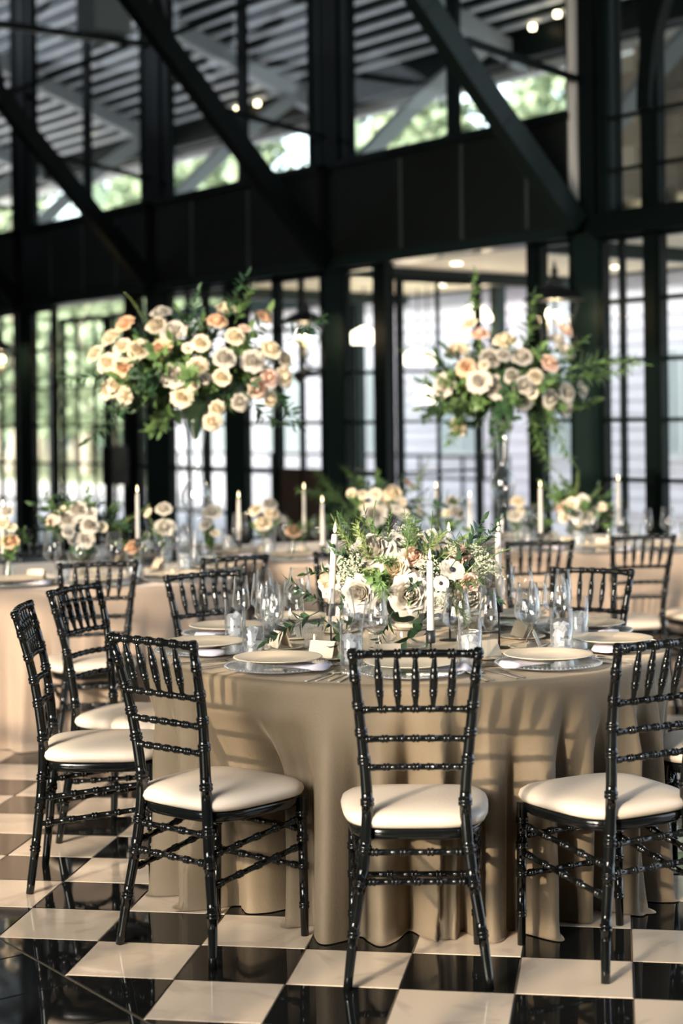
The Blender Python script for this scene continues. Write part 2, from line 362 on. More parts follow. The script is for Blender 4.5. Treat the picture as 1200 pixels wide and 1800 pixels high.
# panel band, split by joint strips
JO = {-12.5: [-11.7, -10.9, -10.1], -9.36: [-8.52, -7.75, -7.0], -6.27: [-5.46, -4.44], -3.18: [-2.11, -1.32, -0.55]}
ks = [-12.5, -9.36, -6.27, -3.18, 0.0]
for k in range(4):
    js = [ks[k] + 0.1] + JO[ks[k]] + [ks[k + 1] - 0.1]
    for q in range(len(js) - 1): wpart('panel', M['mesh_panel'], js[q] + 0.015, js[q + 1] - 0.015, -0.10, 0.10, 2.95, 3.76)
    for j in JO[ks[k]]: wpart('joint_strip', M['joint'], j - 0.014, j + 0.014, -0.105, 0.05, 2.97, 3.74)
    wpart('lintel', M['steel_green'], ks[k] + 0.1, ks[k + 1] - 0.1, -0.13, 0.13, 2.86, 2.95)
    wpart('sill_rail', M['steel'], ks[k] + 0.1, ks[k + 1] - 0.1, -0.13, 0.13, 3.76, 3.82)
wpart('lintel', M['steel'], 0.15, 6.0, -0.12, 0.12, 2.84, 3.0)
# glazing units
wcount = [0]
def window(a0, a1, z0, z1, cols=(), rows=(), fr=0.045, mu=0.016, b=0.0, mat='steel', kick=None, label=None, name='window'):
    wcount[0] += 1
    root = stem_empty('%s_%d' % (name, wcount[0]), None, W((a0 + a1) / 2, b, z0)); struct(root, label)
    def P(nm, m, *a):
        o = wobj(nm, m, None, *a); o.parent = root; o.matrix_parent_inverse = Matrix.Translation(-root.location)
    for x0, x1 in ((a0, a0 + fr), (a1 - fr, a1)): P('frame_stile', M[mat], x0, x1, b - 0.04, b + 0.04, z0, z1)
    for y0, y1 in ((z0, z0 + fr), (z1 - fr, z1)): P('frame_rail', M[mat], a0 + fr, a1 - fr, b - 0.04, b + 0.04, y0, y1)
    xs = [a0 + fr] + list(cols) + [a1 - fr]; zs = [z0 + fr] + list(rows) + [z1 - fr]
    if kick:
        P('kick_panel', M['bench'], a0 + fr, a1 - fr, b - 0.02, b + 0.02, z0 + fr, kick); zs = [kick] + [r for r in rows if r > kick + 0.05] + [z1 - fr]
    for c in cols: P('muntin', M[mat], c - mu, c + mu, b - 0.025, b + 0.025, z0 + fr, z1 - fr)
    for r in zs[1:-1]: P('muntin', M[mat], a0 + fr, a1 - fr, b - 0.0255, b + 0.0255, r - mu, r + mu)
    for i in range(len(xs) - 1):
        for j in range(len(zs) - 1): P('pane', M['pane'], xs[i], xs[i + 1], b - 0.003, b + 0.003, zs[j], zs[j + 1])
    return root
RZ = [0.60, 1.04, 1.48, 1.92, 2.36]
window(-12.3, -9.6, 0.05, 2.86, [-11.4, -10.5, -10.05], RZ)
window(-9.2, -8.62, 0.05, 2.86, [], RZ, fr=0.05)
window(-7.0 + 0.3, -6.48, 0.05, 2.86, [], RZ, fr=0.03)
window(-6.06, -5.38, 0.05, 2.86, [-5.72], RZ, fr=0.03)
window(-5.38, -4.96, 0.05, 2.86, [], RZ, fr=0.03)
wpart('mullion', M['steel_green'], -4.96, -4.66, -0.04, 0.05, 0, 2.86)
window(-4.66, -4.12, 0.05, 2.86, [], RZ, fr=0.03)
window(-4.12, -3.33, 0.05, 2.86, [-3.72], RZ, fr=0.05, kick=1.06)
window(-3.04, -2.56, 0.05, 2.86, [], [1.04, 1.48, 1.92], fr=0.03)
wpart('mullion', M['steel'], -2.56, -2.40, -0.05, 0.05, 0, 2.86)
wpart('mullion', M['steel'], -0.62, -0.50, -0.05, 0.05, 0, 2.86)
window(-0.50, -0.13, 0.05, 2.86, [], [1.48], fr=0.03)
window(0.16, 0.64, 0.05, 2.84, [0.36], RZ, fr=0.035)
wpart('mullion', M['steel'], 0.61, 0.73, -0.05, 0.05, 0, 7.0)
window(0.73, 1.7, 0.05, 2.84, [1.2], RZ, fr=0.035)
window(1.82, 2.95, 0.05, 2.84, [2.2, 2.58], RZ, fr=0.035)
wpart('mullion', M['steel'], 1.70, 1.82, -0.05, 0.05, 0, 2.84)
wpart('column', M['steel_green'], 2.95, 3.25, -0.04, 0.05, 0, 7.3)
for a0 in (3.25, 4.45): window(a0, a0 + 1.2, 0.05, 2.84, [a0 + 0.4, a0 + 0.8], RZ, fr=0.035)
window(3.25, 5.65, 3.0, 7.2, [4.45], [4.2, 5.4], fr=0.03)
# clerestory
for a0, a1, m in ((-12.3, -9.6, -11.0), (-9.12, -6.55, -7.80), (-6.03, -3.5, -4.66), (-2.94, -0.14, -1.52)):
    window(a0, a1, 3.82, 7.2, [m - 0.03, m + 0.03], [], fr=0.03, mu=0.035)
window(0.18, 0.62, 3.0, 7.2, [0.34], [3.33, 3.72], fr=0.03, mu=0.012)
window(0.73, 2.95, 3.0, 7.2, [1.85], [3.33, 3.72, 5.2], fr=0.03, mu=0.012)
arch = MB(); pts = []
for k in range(15):
    t = k / 14 * PI / 2; pts.append(W(0.67 + 1.1 * (1 - math.cos(t)), -0.05, 3.72 + 1.5 * math.sin(t)))
for k in range(14): arch.beam(pts[k], pts[k + 1] + (pts[k + 1] - pts[k]) * 0.05, 0.12, 0.10, up=WN)
wadopt(arch.build('arch_rib', M['steel']))

# ---- glazed doors swung open to the outside
dcount = [0]
def door(p, q, z1, cols, rows, label):
    """leaf from floor point p (hinge) to q"""
    dcount[0] += 1; p = Vector(p); q = Vector(q); L = (q - p).length; d = (q - p).normalized()
    root = stem_empty('door_%d' % dcount[0], None, (p.x, p.y, 0)); root.rotation_euler = (0, 0, math.atan2(d.y, d.x)); struct(root, label)
    def B(nm, m, x0, x1, z0, z1_, t=0.045): MB().box(((x0 + x1) / 2, 0, (z0 + z1_) / 2), (x1 - x0, t, z1_ - z0)).build(nm, M[m], root)
    B('door_stile', 'steel', 0, 0.06, 0.02, z1); B('door_stile', 'steel', L - 0.06, L, 0.02, z1)
    B('door_rail', 'steel', 0.06, L - 0.06, z1 - 0.06, z1); B('door_rail', 'steel', 0.06, L - 0.06, 0.02, 0.3)
    xs = [0.06] + [L * c for c in cols] + [L - 0.06]; zs = [0.3] + rows + [z1 - 0.06]
    for x in xs[1:-1]: B('muntin', 'steel', x - 0.012, x + 0.012, 0.3, z1 - 0.06, 0.03)
    for z in zs[1:-1]: B('muntin', 'steel', 0.06, L - 0.06, z - 0.012, z + 0.012, 0.031)
    for i in range(len(xs) - 1):
        for j in range(len(zs) - 1): B('pane', 'pane', xs[i], xs[i + 1], zs[j], zs[j + 1], 0.006)
    MB().tube([(L - 0.03, -0.03, 0.95), (L - 0.03, -0.07, 0.97), (L - 0.03, -0.07, 1.2), (L - 0.03, -0.03, 1.22)], 0.008).build('door_handle', M['black_metal'], root)
door(W(-2.38, 0.06, 0), W(-2.38, 0.06, 0) + (Vector((1.26, 15.4, 0)) - W(-2.38, 0.06, 0)), 2.76, [0.48], RZ[1:4], 'black glazed door standing open beside the glowing lantern column')
door(W(-8.6, 0.06, 0), W(-7.75, 0.2, 0), 2.72, [0.36, 0.72], RZ, 'left leaf of the glazed double door by the leftmost columns')
door(W(-6.98, 0.06, 0), W(-7.72, 0.2, 0), 2.72, [0.36, 0.72], RZ, 'right leaf of the glazed double door by the leftmost columns')

# ---- porch slab beyond the wall
porch = stem_empty('ceiling_porch', None, W(-3, 3, 2.95)); struct(porch, 'cream soffit of the porch outside the glass wall')
def padopt(o, r): o.parent = r; o.matrix_parent_inverse = Matrix.Translation(-r.location); return o
padopt(wobj('soffit', M['cream'], None, -7.2, 3.0, 0.27, 3.4, 2.96, 3.14), porch)
padopt(wobj('soffit_edge', M['steel'], None, -7.26, -7.2, 0.27, 3.4, 2.90, 3.2), porch)
for a in (-6.3, -3.6, -0.9): padopt(wobj('soffit_beam', M['steel_green'], None, a - 0.05, a + 0.05, 0.27, 3.35, 2.84, 2.96), porch)
for a, b in ((-4.2, 2.2), (-2.4, 2.8), (-1.6, 1.6), (-2.9, 1.2), (-4.9, 2.7)):
    padopt(MB().lathe([(0.0005, 0), (0.05, 0), (0.05, 0.012), (0.0005, 0.012)], 14, W(a, b, 2.945)).build('downlight', M['lamp']), porch)

# ---- canopy roof outside: rafters, pale battens and dark deck painting its lit and shaded stripes, gutter
canopy = stem_empty('ceiling_canopy', None, W(-6, 2, 6)); struct(canopy, 'sloping canopy roof with lit stripes made as pale battens seen through the upper glass')
def rz(b): return 5.67 + 0.34 * (4.5 - b)
def cob(mb, nm, mat): return padopt(mb.build(nm, M[mat]), canopy)
cob(MB().add([W(-24, -0.2, rz(-0.2) + .16), W(5, -0.2, rz(-0.2) + .16), W(5, 4.6, rz(4.6) + .16), W(-24, 4.6, rz(4.6) + .16), W(-24, -0.2, rz(-0.2) + .26), W(5, -0.2, rz(-0.2) + .26), W(5, 4.6, rz(4.6) + .26), W(-24, 4.6, rz(4.6) + .26)],
    [(0, 1, 2, 3), (7, 6, 5, 4), (0, 4, 5, 1), (2, 6, 7, 3), (1, 5, 6, 2), (0, 3, 7, 4)]), 'deck', 'deck')
b = 4.05
while b > 0.2:
    cob(MB().beam(W(-24, b, rz(b) + 0.145), W(5, b, rz(b) + 0.145), 0.105, 0.03), 'deck_rib', 'rib'); b -= 0.235
for a in (-21, -17.1, -13.2, -9.3, -5.42, -1.5, 2.4):
    cob(MB().beam(W(a, 0, rz(0) - 0.02), W(a, 4.5, rz(4.5) - 0.02), 0.16, 0.22), 'rafter', 'grey_steel')
    kb = MB(); kp = []
    for k in range(9):
        t = k / 8; kp.append(W(a, 0.9 + 3.0 * t, 3.05 + 2.75 * t + 0.22 * math.sin(PI * t)))
    for k in range(8): kb.beam(kp[k], kp[k + 1], 0.11, 0.17)
    cob(kb, 'knee_brace', 'grey_steel')
cob(wbox(MB(), -24, 5, 4.18, 4.38, 5.62, 6.0), 'eave_beam', 'steel')
cob(wbox(MB(), -24, 5, 4.48, 4.62, 5.50, 5.64), 'gutter', 'fascia')
cob(wbox(MB(), -24, 5, 4.42, 4.48, 5.62, 5.85), 'fascia_board', 'deck')
for a, b in ((-14.6, 3.7), (-10.8, 4.0), (-10.3, 4.0), (-4.8, 4.0), (-4.3, 3.9)):
    cob(MB().lathe([(0.0005, 0), (0.032, 0), (0.032, 0.05), (0.0005, 0.05)], 12, W(a, b, rz(b) + 0.02)), 'downlight', 'bulb')

# ---- block wall standing on the porch slab (right)
bw = wbox(MB(), -2.45, 3.0, 2.95, 3.15, 3.14, 5.0).build('wall_block', M['mortar']); struct(bw, 'tan concrete block wall outside the arched window')
blk = MB().box((0, 0, 0), (0.375, 0.05, 0.225)).mesh('block', M['block'])
for r in range(8):
    for c in range(15):
        a = -2.25 + c * 0.39 + (0.195 if r % 2 else 0)
        if a > 2.8: continue
        link('block', blk, bw, W(a, 2.935 + rnd.uniform(-.006, .006), 3.28 + r * 0.24), (0, 0, math.atan2(-0.8, 0.6)))

# ---- interior roof, trusses and the wall behind the camera
ceil = stem_empty('ceiling', None, W(-4, -7, 8)); struct(ceil)
def iob(mb, nm, mat): return padopt(mb.build(nm, M[mat]), ceil)
def iz(b): return 7.28 + 0.34 * (-b) if b > -7 else 7.28 + 0.34 * (14 + b)
for b0, b1 in ((0.05, -7), (-7, -14.2)):
    vs = [W(-16, b0, iz(b0)), W(14, b0, iz(b0)), W(14, b1, iz(b1)), W(-16, b1, iz(b1))]; vs += [v + Vector((0, 0, 0.2)) for v in vs]
    iob(MB().add(vs, [(0, 1, 2, 3), (7, 6, 5, 4), (0, 4, 5, 1), (2, 6, 7, 3), (1, 5, 6, 2), (0, 3, 7, 4)]), 'roof_deck', 'deck')
for nm, a in COLS.items():
    a -= 0.01
    iob(MB().beam(W(a, 0, 7.1), W(a, -7, iz(-7) - 0.18), 0.16, 0.26), 'rafter', 'steel')
    br = MB(); bp = []
    bow = 0.14 if nm == 'D' else 0.04
    for k in range(11):
        t = k / 10; bp.append(W(a, -0.12 - 3.6 * t, 2.96 + 3.9 * t - bow * math.sin(PI * t)))
    for k in range(10): br.beam(bp[k], bp[k + 1] + (bp[k + 1] - bp[k]) * 0.03, 0.13, 0.17)
    iob(br, 'knee_brace', 'steel_green' if nm == 'D' else 'steel')
    iob(MB().beam(W(a, -0.1, 5.45), W(a, -6.8, 5.45), 0.07, 0.07), 'tie_beam', 'steel_green')
    for q0, q1, w in (((-1.75, 4.75), (-0.35, 5.42), 0.05), ((-1.75, 4.75), (-1.95, 5.45), 0.06), ((-1.2, 4.2), (-0.1, 4.05), 0.045), ((-2.2, 5.45), (-3.4, 8.1), 0.08), ((-0.5, 5.45), (-2.2, 7.8), 0.07)):
        iob(MB().beam(W(a, q0[0], q0[1]), W(a, q1[0], q1[1]), w, w), 'strut', 'steel')
struct(wbox(MB(), -16, -15.8, -14, 0.2, 0, 7.4).build('wall_left', M['steel']))
rear = stem_empty('wall_rear', None, W(-4, -14, 0)); struct(rear)
def rob(mb, nm, mat): return padopt(mb.build(nm, M[mat]), rear)
rob(wbox(MB(), -16, 14, -14.2, -14.0, REAR_TOP, 7.4), 'header', 'steel')
for a0, a1, z0, z1 in REAR_SHADE_PIERS: rob(wbox(MB(), a0, a1, -14.2, -14.0, z0, z1), 'shade_pier', 'bench')
struct(wbox(MB(), 13.8, 14, -14, 0.2, 0, 7.4).build('wall_right', M['bench']))
for a in REAR_BARS: rob(wbox(MB(), a - .03, a + .03, -14.15, -14.05, 1.5, REAR_TOP), 'muntin', 'steel')
for z in REAR_ROWS: rob(wbox(MB(), 4.6, 9.7, -14.16, -14.04, z - .03, z + .03), 'muntin', 'steel')

# ------------------------------------------------------------------ chairs
def bamboo(pts, r, rings, n=8, ring=1.32, rl=0.0035):
    """path (3-D polyline) with radius r and raised rings at arc-length fractions"""
    pts = [Vector(p) for p in pts]; cum = [0]
    for i in range(1, len(pts)): cum.append(cum[-1] + (pts[i] - pts[i - 1]).length)
    L = cum[-1]
    def P(s):
        s = min(max(s, 0), L)
        for i in range(1, len(pts)):
            if s <= cum[i] + 1e-9:
                t = (s - cum[i - 1]) / max(cum[i] - cum[i - 1], 1e-9); return pts[i - 1].lerp(pts[i], t)
        return pts[-1]
    rf = r if callable(r) else (lambda t: r)
    st = {}
    for c in cum: st[round(c, 5)] = 1.0
    for f in rings:
        s = f * L
        for d, k in ((-rl * 2.6, 1.0), (-rl * 2.4, ring), (-rl * 0.6, ring), (-rl * .4, 1.05), (rl * .4, 1.05), (rl * .6, ring), (rl * 2.4, ring), (rl * 2.6, 1.0)):
            if 0 <= s + d <= L: st[round(s + d, 5)] = k
    ss = sorted(st)
    return MB().tube([P(s) for s in ss], [rf(s / L) * st[s] for s in ss], n)
def curve(keys, n):
    """smooth interpolation through keys (z, x, y)"""
    out = []
    for i in range(n + 1):
        z = keys[0][0] + (keys[-1][0] - keys[0][0]) * i / n
        for k in range(len(keys) - 1):
            if keys[k][0] <= z <= keys[k + 1][0] + 1e-9: break
        k0, k1 = keys[k], keys[k + 1]; km = keys[max(k - 1, 0)]; kp = keys[min(k + 2, len(keys) - 1)]
        h = k1[0] - k0[0]; t = (z - k0[0]) / h; r = []
        for c in (1, 2):
            m0 = (k1[c] - km[c]) / max(k1[0] - km[0], 1e-6) * h; m1 = (kp[c] - k0[c]) / max(kp[0] - k0[0], 1e-6) * h
            r.append((2*t**3-3*t*t+1)*k0[c] + (t**3-2*t*t+t)*m0 + (-2*t**3+3*t*t)*k1[c] + (t**3-t*t)*m1)
        out.append(Vector((r[0], r[1], z)))
    return out
REAR = [(0, 0.187, -0.225), (0.14, 0.170, -0.208), (0.29, 0.146, -0.193), (0.42, 0.132, -0.185), (0.50, 0.130, -0.187), (0.70, 0.146, -0.215), (0.90, 0.165, -0.268)]
def rear_at(z):
    pts = curve(REAR, 60); return min(pts, key=lambda p: abs(p.z - z))
SEAT_W, SEAT_D = 0.385, 0.385
def seat_outline(n=40, grow=0.0):
    out = []
    for k in range(n):
        w = 2 * PI * k / n; c, s = math.cos(w), math.sin(w)
        e = 0.52
        x = math.copysign(abs(c) ** e, c); y = math.copysign(abs(s) ** e, s)
        hw = (SEAT_W / 2 + grow) * (1.0 + 0.07 * y)          # wider at the front
        out.append((x * hw, y * (SEAT_D / 2 + grow)))
    return out
def chair_parts():
    P = []
    c = M['chair']
    for s in (-1, 1):
        pts = [Vector((s * p.x, p.y, p.z)) for p in curve(REAR, 26)]
        mb = bamboo(pts, lambda t: 0.0125 + 0.0035 * math.sin(PI * min(1, t * 1.05)) , [0.155, 0.30, 0.40, 0.535, 0.66, 0.745, 0.83, 0.915, 0.985], 10, 1.22)
        P.append(('rear_leg', mb.mesh('rear_leg', c)))
    for s in (-1, 1):
        P.append(('front_leg', bamboo([(s * 0.178, 0.165, 0), (s * 0.175, 0.165, 0.2), (s * 0.172, 0.162, 0.405)], lambda t: 0.012 + 0.004 * t, [0.22, 0.5, 0.70, 0.88], 9, 1.22).mesh('front_leg', c)))
    def rail(nm, z, r, k=0.012):
        p = rear_at(z)
        pts = [Vector((p.x * t, p.y - k * (1 - t * t), z + 0.004 * (1 - t * t))) for t in [-1 + i / 6 for i in range(13)]]
        P.append((nm, bamboo(pts, r, [0.07, 0.215, 0.36, 0.5, 0.64, 0.785, 0.93], 8, 1.28).mesh(nm, c)))
    rail('top_rail', 0.886, 0.0105); 
    for z in (0.735, 0.655, 0.578): rail('back_rail', z, 0.0085)
    pt, pb = rear_at(0.886), rear_at(0.735)
    for k in range(5):
        f = (k - 2) * 0.305
        a = Vector((pb.x * f, pb.y - 0.011, 0.738)); b = Vector((pt.x * f, pt.y - 0.011, 0.886))
        P.append(('spindle', bamboo([a.lerp(b, t / 10) for t in range(11)], lambda t: 0.0048 + 0.0062 * math.sin(PI * min(1, t * 0.95 + .03)) ** 1.2, [0.30, 0.66], 8, 1.12, 0.004).mesh('spindle', c)))
    # seat frame and cushion
    def slab(nm, mat, prof):
        vs = []; fs = []; n = 40
        for g, z in prof: vs += [(x, y, z) for x, y in seat_outline(n, g)]
        for i in range(len(prof) - 1):
            for k in range(n): fs.append((i * n + k, i * n + (k + 1) % n, (i + 1) * n + (k + 1) % n, (i + 1) * n + k))
        fs.append(tuple(range(n - 1, -1, -1))); fs.append(tuple((len(prof) - 1) * n + k for k in range(n)))
        P.append((nm, MB().add(vs, fs, True).mesh(nm, mat)))
    slab('seat_frame', c, [(-0.012, 0.382), (-0.006, 0.386), (-0.004, 0.408), (-0.008, 0.412)])
    slab('cushion', M['cushion'], [(-0.012, 0.412), (0.004, 0.418), (0.010, 0.430), (0.006, 0.443), (-0.008, 0.453), (-0.04, 0.460), (-0.09, 0.464), (-0.15, 0.465)])
    # stretchers, two on each side, two in front, two behind
    for z, rg in ((0.352, [0.1, 0.37, 0.63, 0.9]), (0.275, [0.1, 0.3, 0.5, 0.7, 0.9])):
        p = rear_at(z); P.append(('stretcher', bamboo([(-p.x, p.y, z), (p.x, p.y, z)], 0.0085, rg).mesh('stretcher', c)))
    for z in (0.31, 0.20):
        P.append(('stretcher', bamboo([(-0.175, 0.165, z), (0.175, 0.165, z)], 0.0085, [0.1, 0.3, 0.5, 0.7, 0.9]).mesh('stretcher', c)))
    for s in (-1, 1):
        for z in (0.315, 0.235):
            p = rear_at(z - 0.02); P.append(('stretcher', bamboo([(s * p.x, p.y, z - 0.02), (s * 0.175, 0.165, z + 0.03)], 0.0085, [0.1, 0.3, 0.5, 0.7, 0.9]).mesh('stretcher', c)))
    return P
CHAIR = chair_parts()
chairs = []
def chair(cx, cy, fx, fy, label, group):
    """cx,cy = middle of the top of the backrest on the floor plan; fx,fy = facing"""
    d = Vector((fx, fy, 0)).normalized(); ang = math.atan2(d.y, d.x) - PI / 2
    c = Vector((cx, cy, 0)) + d * 0.262
    t = thing('chiavari_chair', label, 'chair', c, ang, group)
    for nm, me in CHAIR: link(nm, me, t)
    chairs.append((c.x, c.y, d)); return t
T0, T1, T2, T3 = Vector((0.21, 5.76, 0)), Vector((-1.33, 8.65, 0)), Vector((1.66, 10.3, 0)), Vector((-0.10, 9.95, 0))
TR, TZ = 0.87, 0.737
G0 = 'black chiavari chairs around the front table'; G1 = 'black chiavari chairs at the rear tables'
chair(0.185, 4.45, 0.02, 1, 'black chiavari chair seen squarely from behind, nearest the camera at the front table', G0)
chair(-0.535, 4.76, 0.645, 0.764, 'black chiavari chair at front left of the front table, seat turned right', G0)
chair(-1.055, 5.63, 1, 0.04, 'black chiavari chair at the left edge, back seen edge-on', G0)
chair(-0.985, 6.285, 0.91, -0.40, 'black chiavari chair behind the edge-on chair at left of the front table', G0)
chair(-0.555, 6.78, 0.57, -0.82, 'black chiavari chair at the far left of the front table, facing the camera', G0)
chair(0.985, 6.78, -0.48, -0.88, 'black chiavari chair at the far right of the front table behind the glasses', G0)
chair(0.862, 4.58, -0.50, 0.87, 'black chiavari chair at front right, backrest cut by the frame edge', G0)
chair(1.46, 5.42, -0.96, 0.26, 'black chiavari chair at the right frame edge, only its seat corner showing', G0)
chair(-1.057, 7.365, -0.285, 0.958, 'black chiavari chair with back to camera at the left rear table', G1)
chair(-0.481, 7.60, -0.57, 0.82, 'black chiavari chair between the front table and the left tall vase', G1)
chair(0.04, 7.76, 0.0, 1, 'black chiavari chair half hidden behind the white flowers of the front table', G1)
chair(0.96, 8.33, -0.16, 0.98, 'black chiavari chair under the right tall vase, back to camera', G1)
chair(1.52, 8.645, -0.20, 0.97, 'black chiavari chair at the right rear table, rightmost full backrest', G1)
chair(2.05, 8.95, -0.35, 0.93, 'black chiavari chair seat cut by the right frame edge at the rear table', G1)
chair(-1.72, 9.88, 0.3, -0.95, 'black chiavari chair behind the left rear table, leftmost', G1)
chair(-1.15, 9.95, -0.14, -0.99, 'black chiavari chair behind the low flowers of the left rear table', G1)
chair(0.25, 11.25, -0.2, -0.98, 'black chiavari chair behind the flowers on the middle rear table', G1)
chair(-0.55, 11.2, 0.3, -0.95, 'black chiavari chair behind the candles of the middle rear table', G1)
chair(1.25, 11.55, 0.3, -0.95, 'black chiavari chair behind the right rear table near the lantern', G1)

# ------------------------------------------------------------------ tablecloths
def cloth(c, R, z, name, mat, label, seed, nf=52, amp=0.042):
    r = random.Random(seed); NT = 720
    ks = []; a = 0
    while a < 2 * PI - 0.08:
        ks.append(a); a += 2 * PI / nf * r.uniform(0.7, 1.3)
    val = [(1 if i % 2 else -1) * r.uniform(0.45, 1.0) for i in range(len(ks))]
    if len(ks) % 2: val[-1] = 0
    ks2 = ks + [2 * PI]; val2 = val + [val[0]]; lens = [r.uniform(0.0, 0.35) for _ in ks2]; lens[-1] = lens[0]
    def fold(t):
        for i in range(len(ks2) - 1):
            if ks2[i] <= t <= ks2[i + 1]:
                u = (t - ks2[i]) / (ks2[i + 1] - ks2[i]); s = u * u * (3 - 2 * u)
                return val2[i] + (val2[i + 1] - val2[i]) * s, lens[i] + (lens[i + 1] - lens[i]) * s
        return 0, 0
    k3 = sorted(r.uniform(0, 2 * PI) for _ in range(90)); v3 = [r.uniform(-1, 1) for _ in k3]
    def fine(t):                                   # narrow secondary folds
        import bisect
        i = bisect.bisect(k3, t); a, b = k3[i - 1] - (2 * PI if i == 0 else 0), k3[i % 90] + (2 * PI if i == 90 else 0)
        u = (t - a) / max(b - a, 1e-6); q = u * u * (3 - 2 * u); return v3[i - 1] + (v3[i % 90] - v3[i - 1]) * q
    prof = [(0.0, 0), (0.5, 0), (0.8, 0), (0.97, 0), (0.985, 0.002), (0.996, 0.008), (1.001, 0.018)]
    vs = []; fs = []
    near = []
    for x, y, d in chairs:
        rel = Vector((x, y, 0)) - c
        if rel.length < 1.28: near.append((math.atan2(rel.y, rel.x), rel.length, d))
    NP = 34
    for k in range(1, len(prof)):
        for i in range(NT):
            t = 2 * PI * i / NT
            vs.append((prof[k][0] * R * math.cos(t), prof[k][0] * R * math.sin(t), z - prof[k][1]))
    for k in range(1, NP + 1):
        s = k / NP
        for i in range(NT):
            t = 2 * PI * i / NT; f, ln = fold(t)
            st = max(0, (s - 0.015 - ln * 0.25)) / (1 - ln * 0.25)
            g = amp * min(1, st * 3.2) * (0.42 + 0.58 * st)
            f2 = (f * 0.8 if f > 0 else -abs(f) ** 1.5 * 1.5) + 0.18 * math.sin(5 * t + seed) + 0.30 * fine((t + 0.05 * s) % (2 * PI))
            rr = R * 1.001 + 0.012 * s - 0.02 * st + g * f2
            rr += 0.006 * math.sin(9 * t + 7 * s) * s
            zz = z - 0.018 - (z - 0.018 - 0.004) * s
            for an, ln2, d in near:               # the chair seats press the cloth in
                dt = (t - an + PI) % (2 * PI) - PI
                q = math.exp(-(dt / 0.24) ** 4) * min(1, max(0, (s - 0.12) / 0.25))
                lim = ln2 - 0.20 - 0.25 * amp
                rr += min(0, lim - R) * q
            if s > 0.965: rr += 0.03 * (s - 0.965) / 0.035 * (0.5 + 0.5 * math.sin(13 * t + seed)); zz = 0.003 + (1 - s) * 0.12
            vs.append((rr * math.cos(t), rr * math.sin(t), zz))
    nr = len(prof) - 1 + NP; cv = len(vs); vs.append((0, 0, z))
    for i in range(NT): fs.append((cv, i, (i + 1) % NT))
    for k in range(nr - 1):
        for i in range(NT): fs.append((k * NT + i, (k + 1) * NT + i, (k + 1) * NT + (i + 1) % NT, k * NT + (i + 1) % NT))
    o = MB().add(vs, fs, True).build(name, mat, None, c)
    return tag(o, label, 'tablecloth', 'floor-length round tablecloths')
cloth(T0, TR, TZ, 'tablecloth', M['velvet'], 'taupe velvet floor-length cloth on the front round table', 4, nf=62, amp=0.095)
cloth(T1, TR - 0.035, TZ, 'tablecloth', M['linen'], 'champagne cloth on the left rear round table', 5)
cloth(T2, TR - 0.035, TZ, 'tablecloth', M['linen'], 'champagne cloth on the right rear round table by the windows', 8)
cloth(T3, TR - 0.035, TZ, 'tablecloth', M['linen'], 'champagne cloth on the middle rear round table', 9)

# ------------------------------------------------------------------ tableware meshes
def shell(prof, t):
    """closed thin-walled lathe profile from the outer profile (bottom to rim)"""
    inner = [(max(r - t, 0.0005), zz + (t if i == 0 else 0)) for i, (r, zz) in enumerate(prof)][::-1]
    return prof + inner
def wine_me(fr, st, br, tr, zb, zt):
    foot = [(0.0005, 0), (fr, 0), (fr, 0.0015), (fr * 0.5, 0.004), (0.006, 0.009), (0.0042, 0.02), (0.0036, st * 0.6), (0.0042, st - 0.006), (0.007, st)]
    bowl = [(br * 0.55, st + (zb - st) * 0.45), (br, zb), (br * 0.93 + tr * 0.07, zb + (zt - zb) * 0.2), (tr, zt)]
    inner = [(tr - 0.0012, zt), (br * 0.93 + tr * 0.07 - 0.0014, zb + (zt - zb) * 0.2), (br - 0.0016, zb + 0.001), (br * 0.52, st + (zb - st) * 0.5), (0.0005, st + 0.004)]
    return MB().lathe(foot + bowl + inner, 20).mesh('wine_glass', M['glass'])
WINE = wine_me(0.036, 0.098, 0.044, 0.032, 0.132, 0.238)
FLUTE = wine_me(0.033, 0.105, 0.030, 0.022, 0.138, 0.240)
WINE2 = wine_me(0.034, 0.090, 0.038, 0.028, 0.118, 0.205)
TUMB = MB().lathe([(0.0005, 0), (0.031, 0), (0.034, 0.006), (0.0355, 0.03), (0.0360, 0.155), (0.0345, 0.155), (0.0335, 0.03), (0.031, 0.014), (0.0005, 0.012)], 20).mesh('tumbler', M['glass'])
def ice_me(seed):
    r = random.Random(seed); mb = MB()
    for z in (0.027, 0.050, 0.073, 0.094):
        for k in range(3):
            w = 2 * PI * k / 3 + r.uniform(-.4, .4); q = 0.0145
            R = Euler((r.uniform(0, 3), r.uniform(0, 3), r.uniform(0, 3))).to_matrix()
            s = r.uniform(0.017, 0.022); mb.box((q * math.cos(w), q * math.sin(w), z + r.uniform(-.004, .004)), (s, s, s), R)
    return mb.mesh('ice', M['ice'])
ICE = [ice_me(1), ice_me(2)]
WATER = MB().lathe([(0.0005, 0.0125), (0.030, 0.0145), (0.0328, 0.03), (0.0335, 0.102), (0.0005, 0.102)], 16).mesh('water', glass_mat('water_with_ice', tint=(0.94, 0.95, 0.96), body=0.10, haze=(0.94, 0.96, 0.97)))
CHG = MB().lathe([(0.0005, 0), (0.105, 0), (0.115, 0.004), (0.158, 0.012), (0.165, 0.0135), (0.165, 0.0165), (0.157, 0.016), (0.113, 0.008), (0.0005, 0.006)], 48).mesh('charger', M['charger'])
mb = MB()
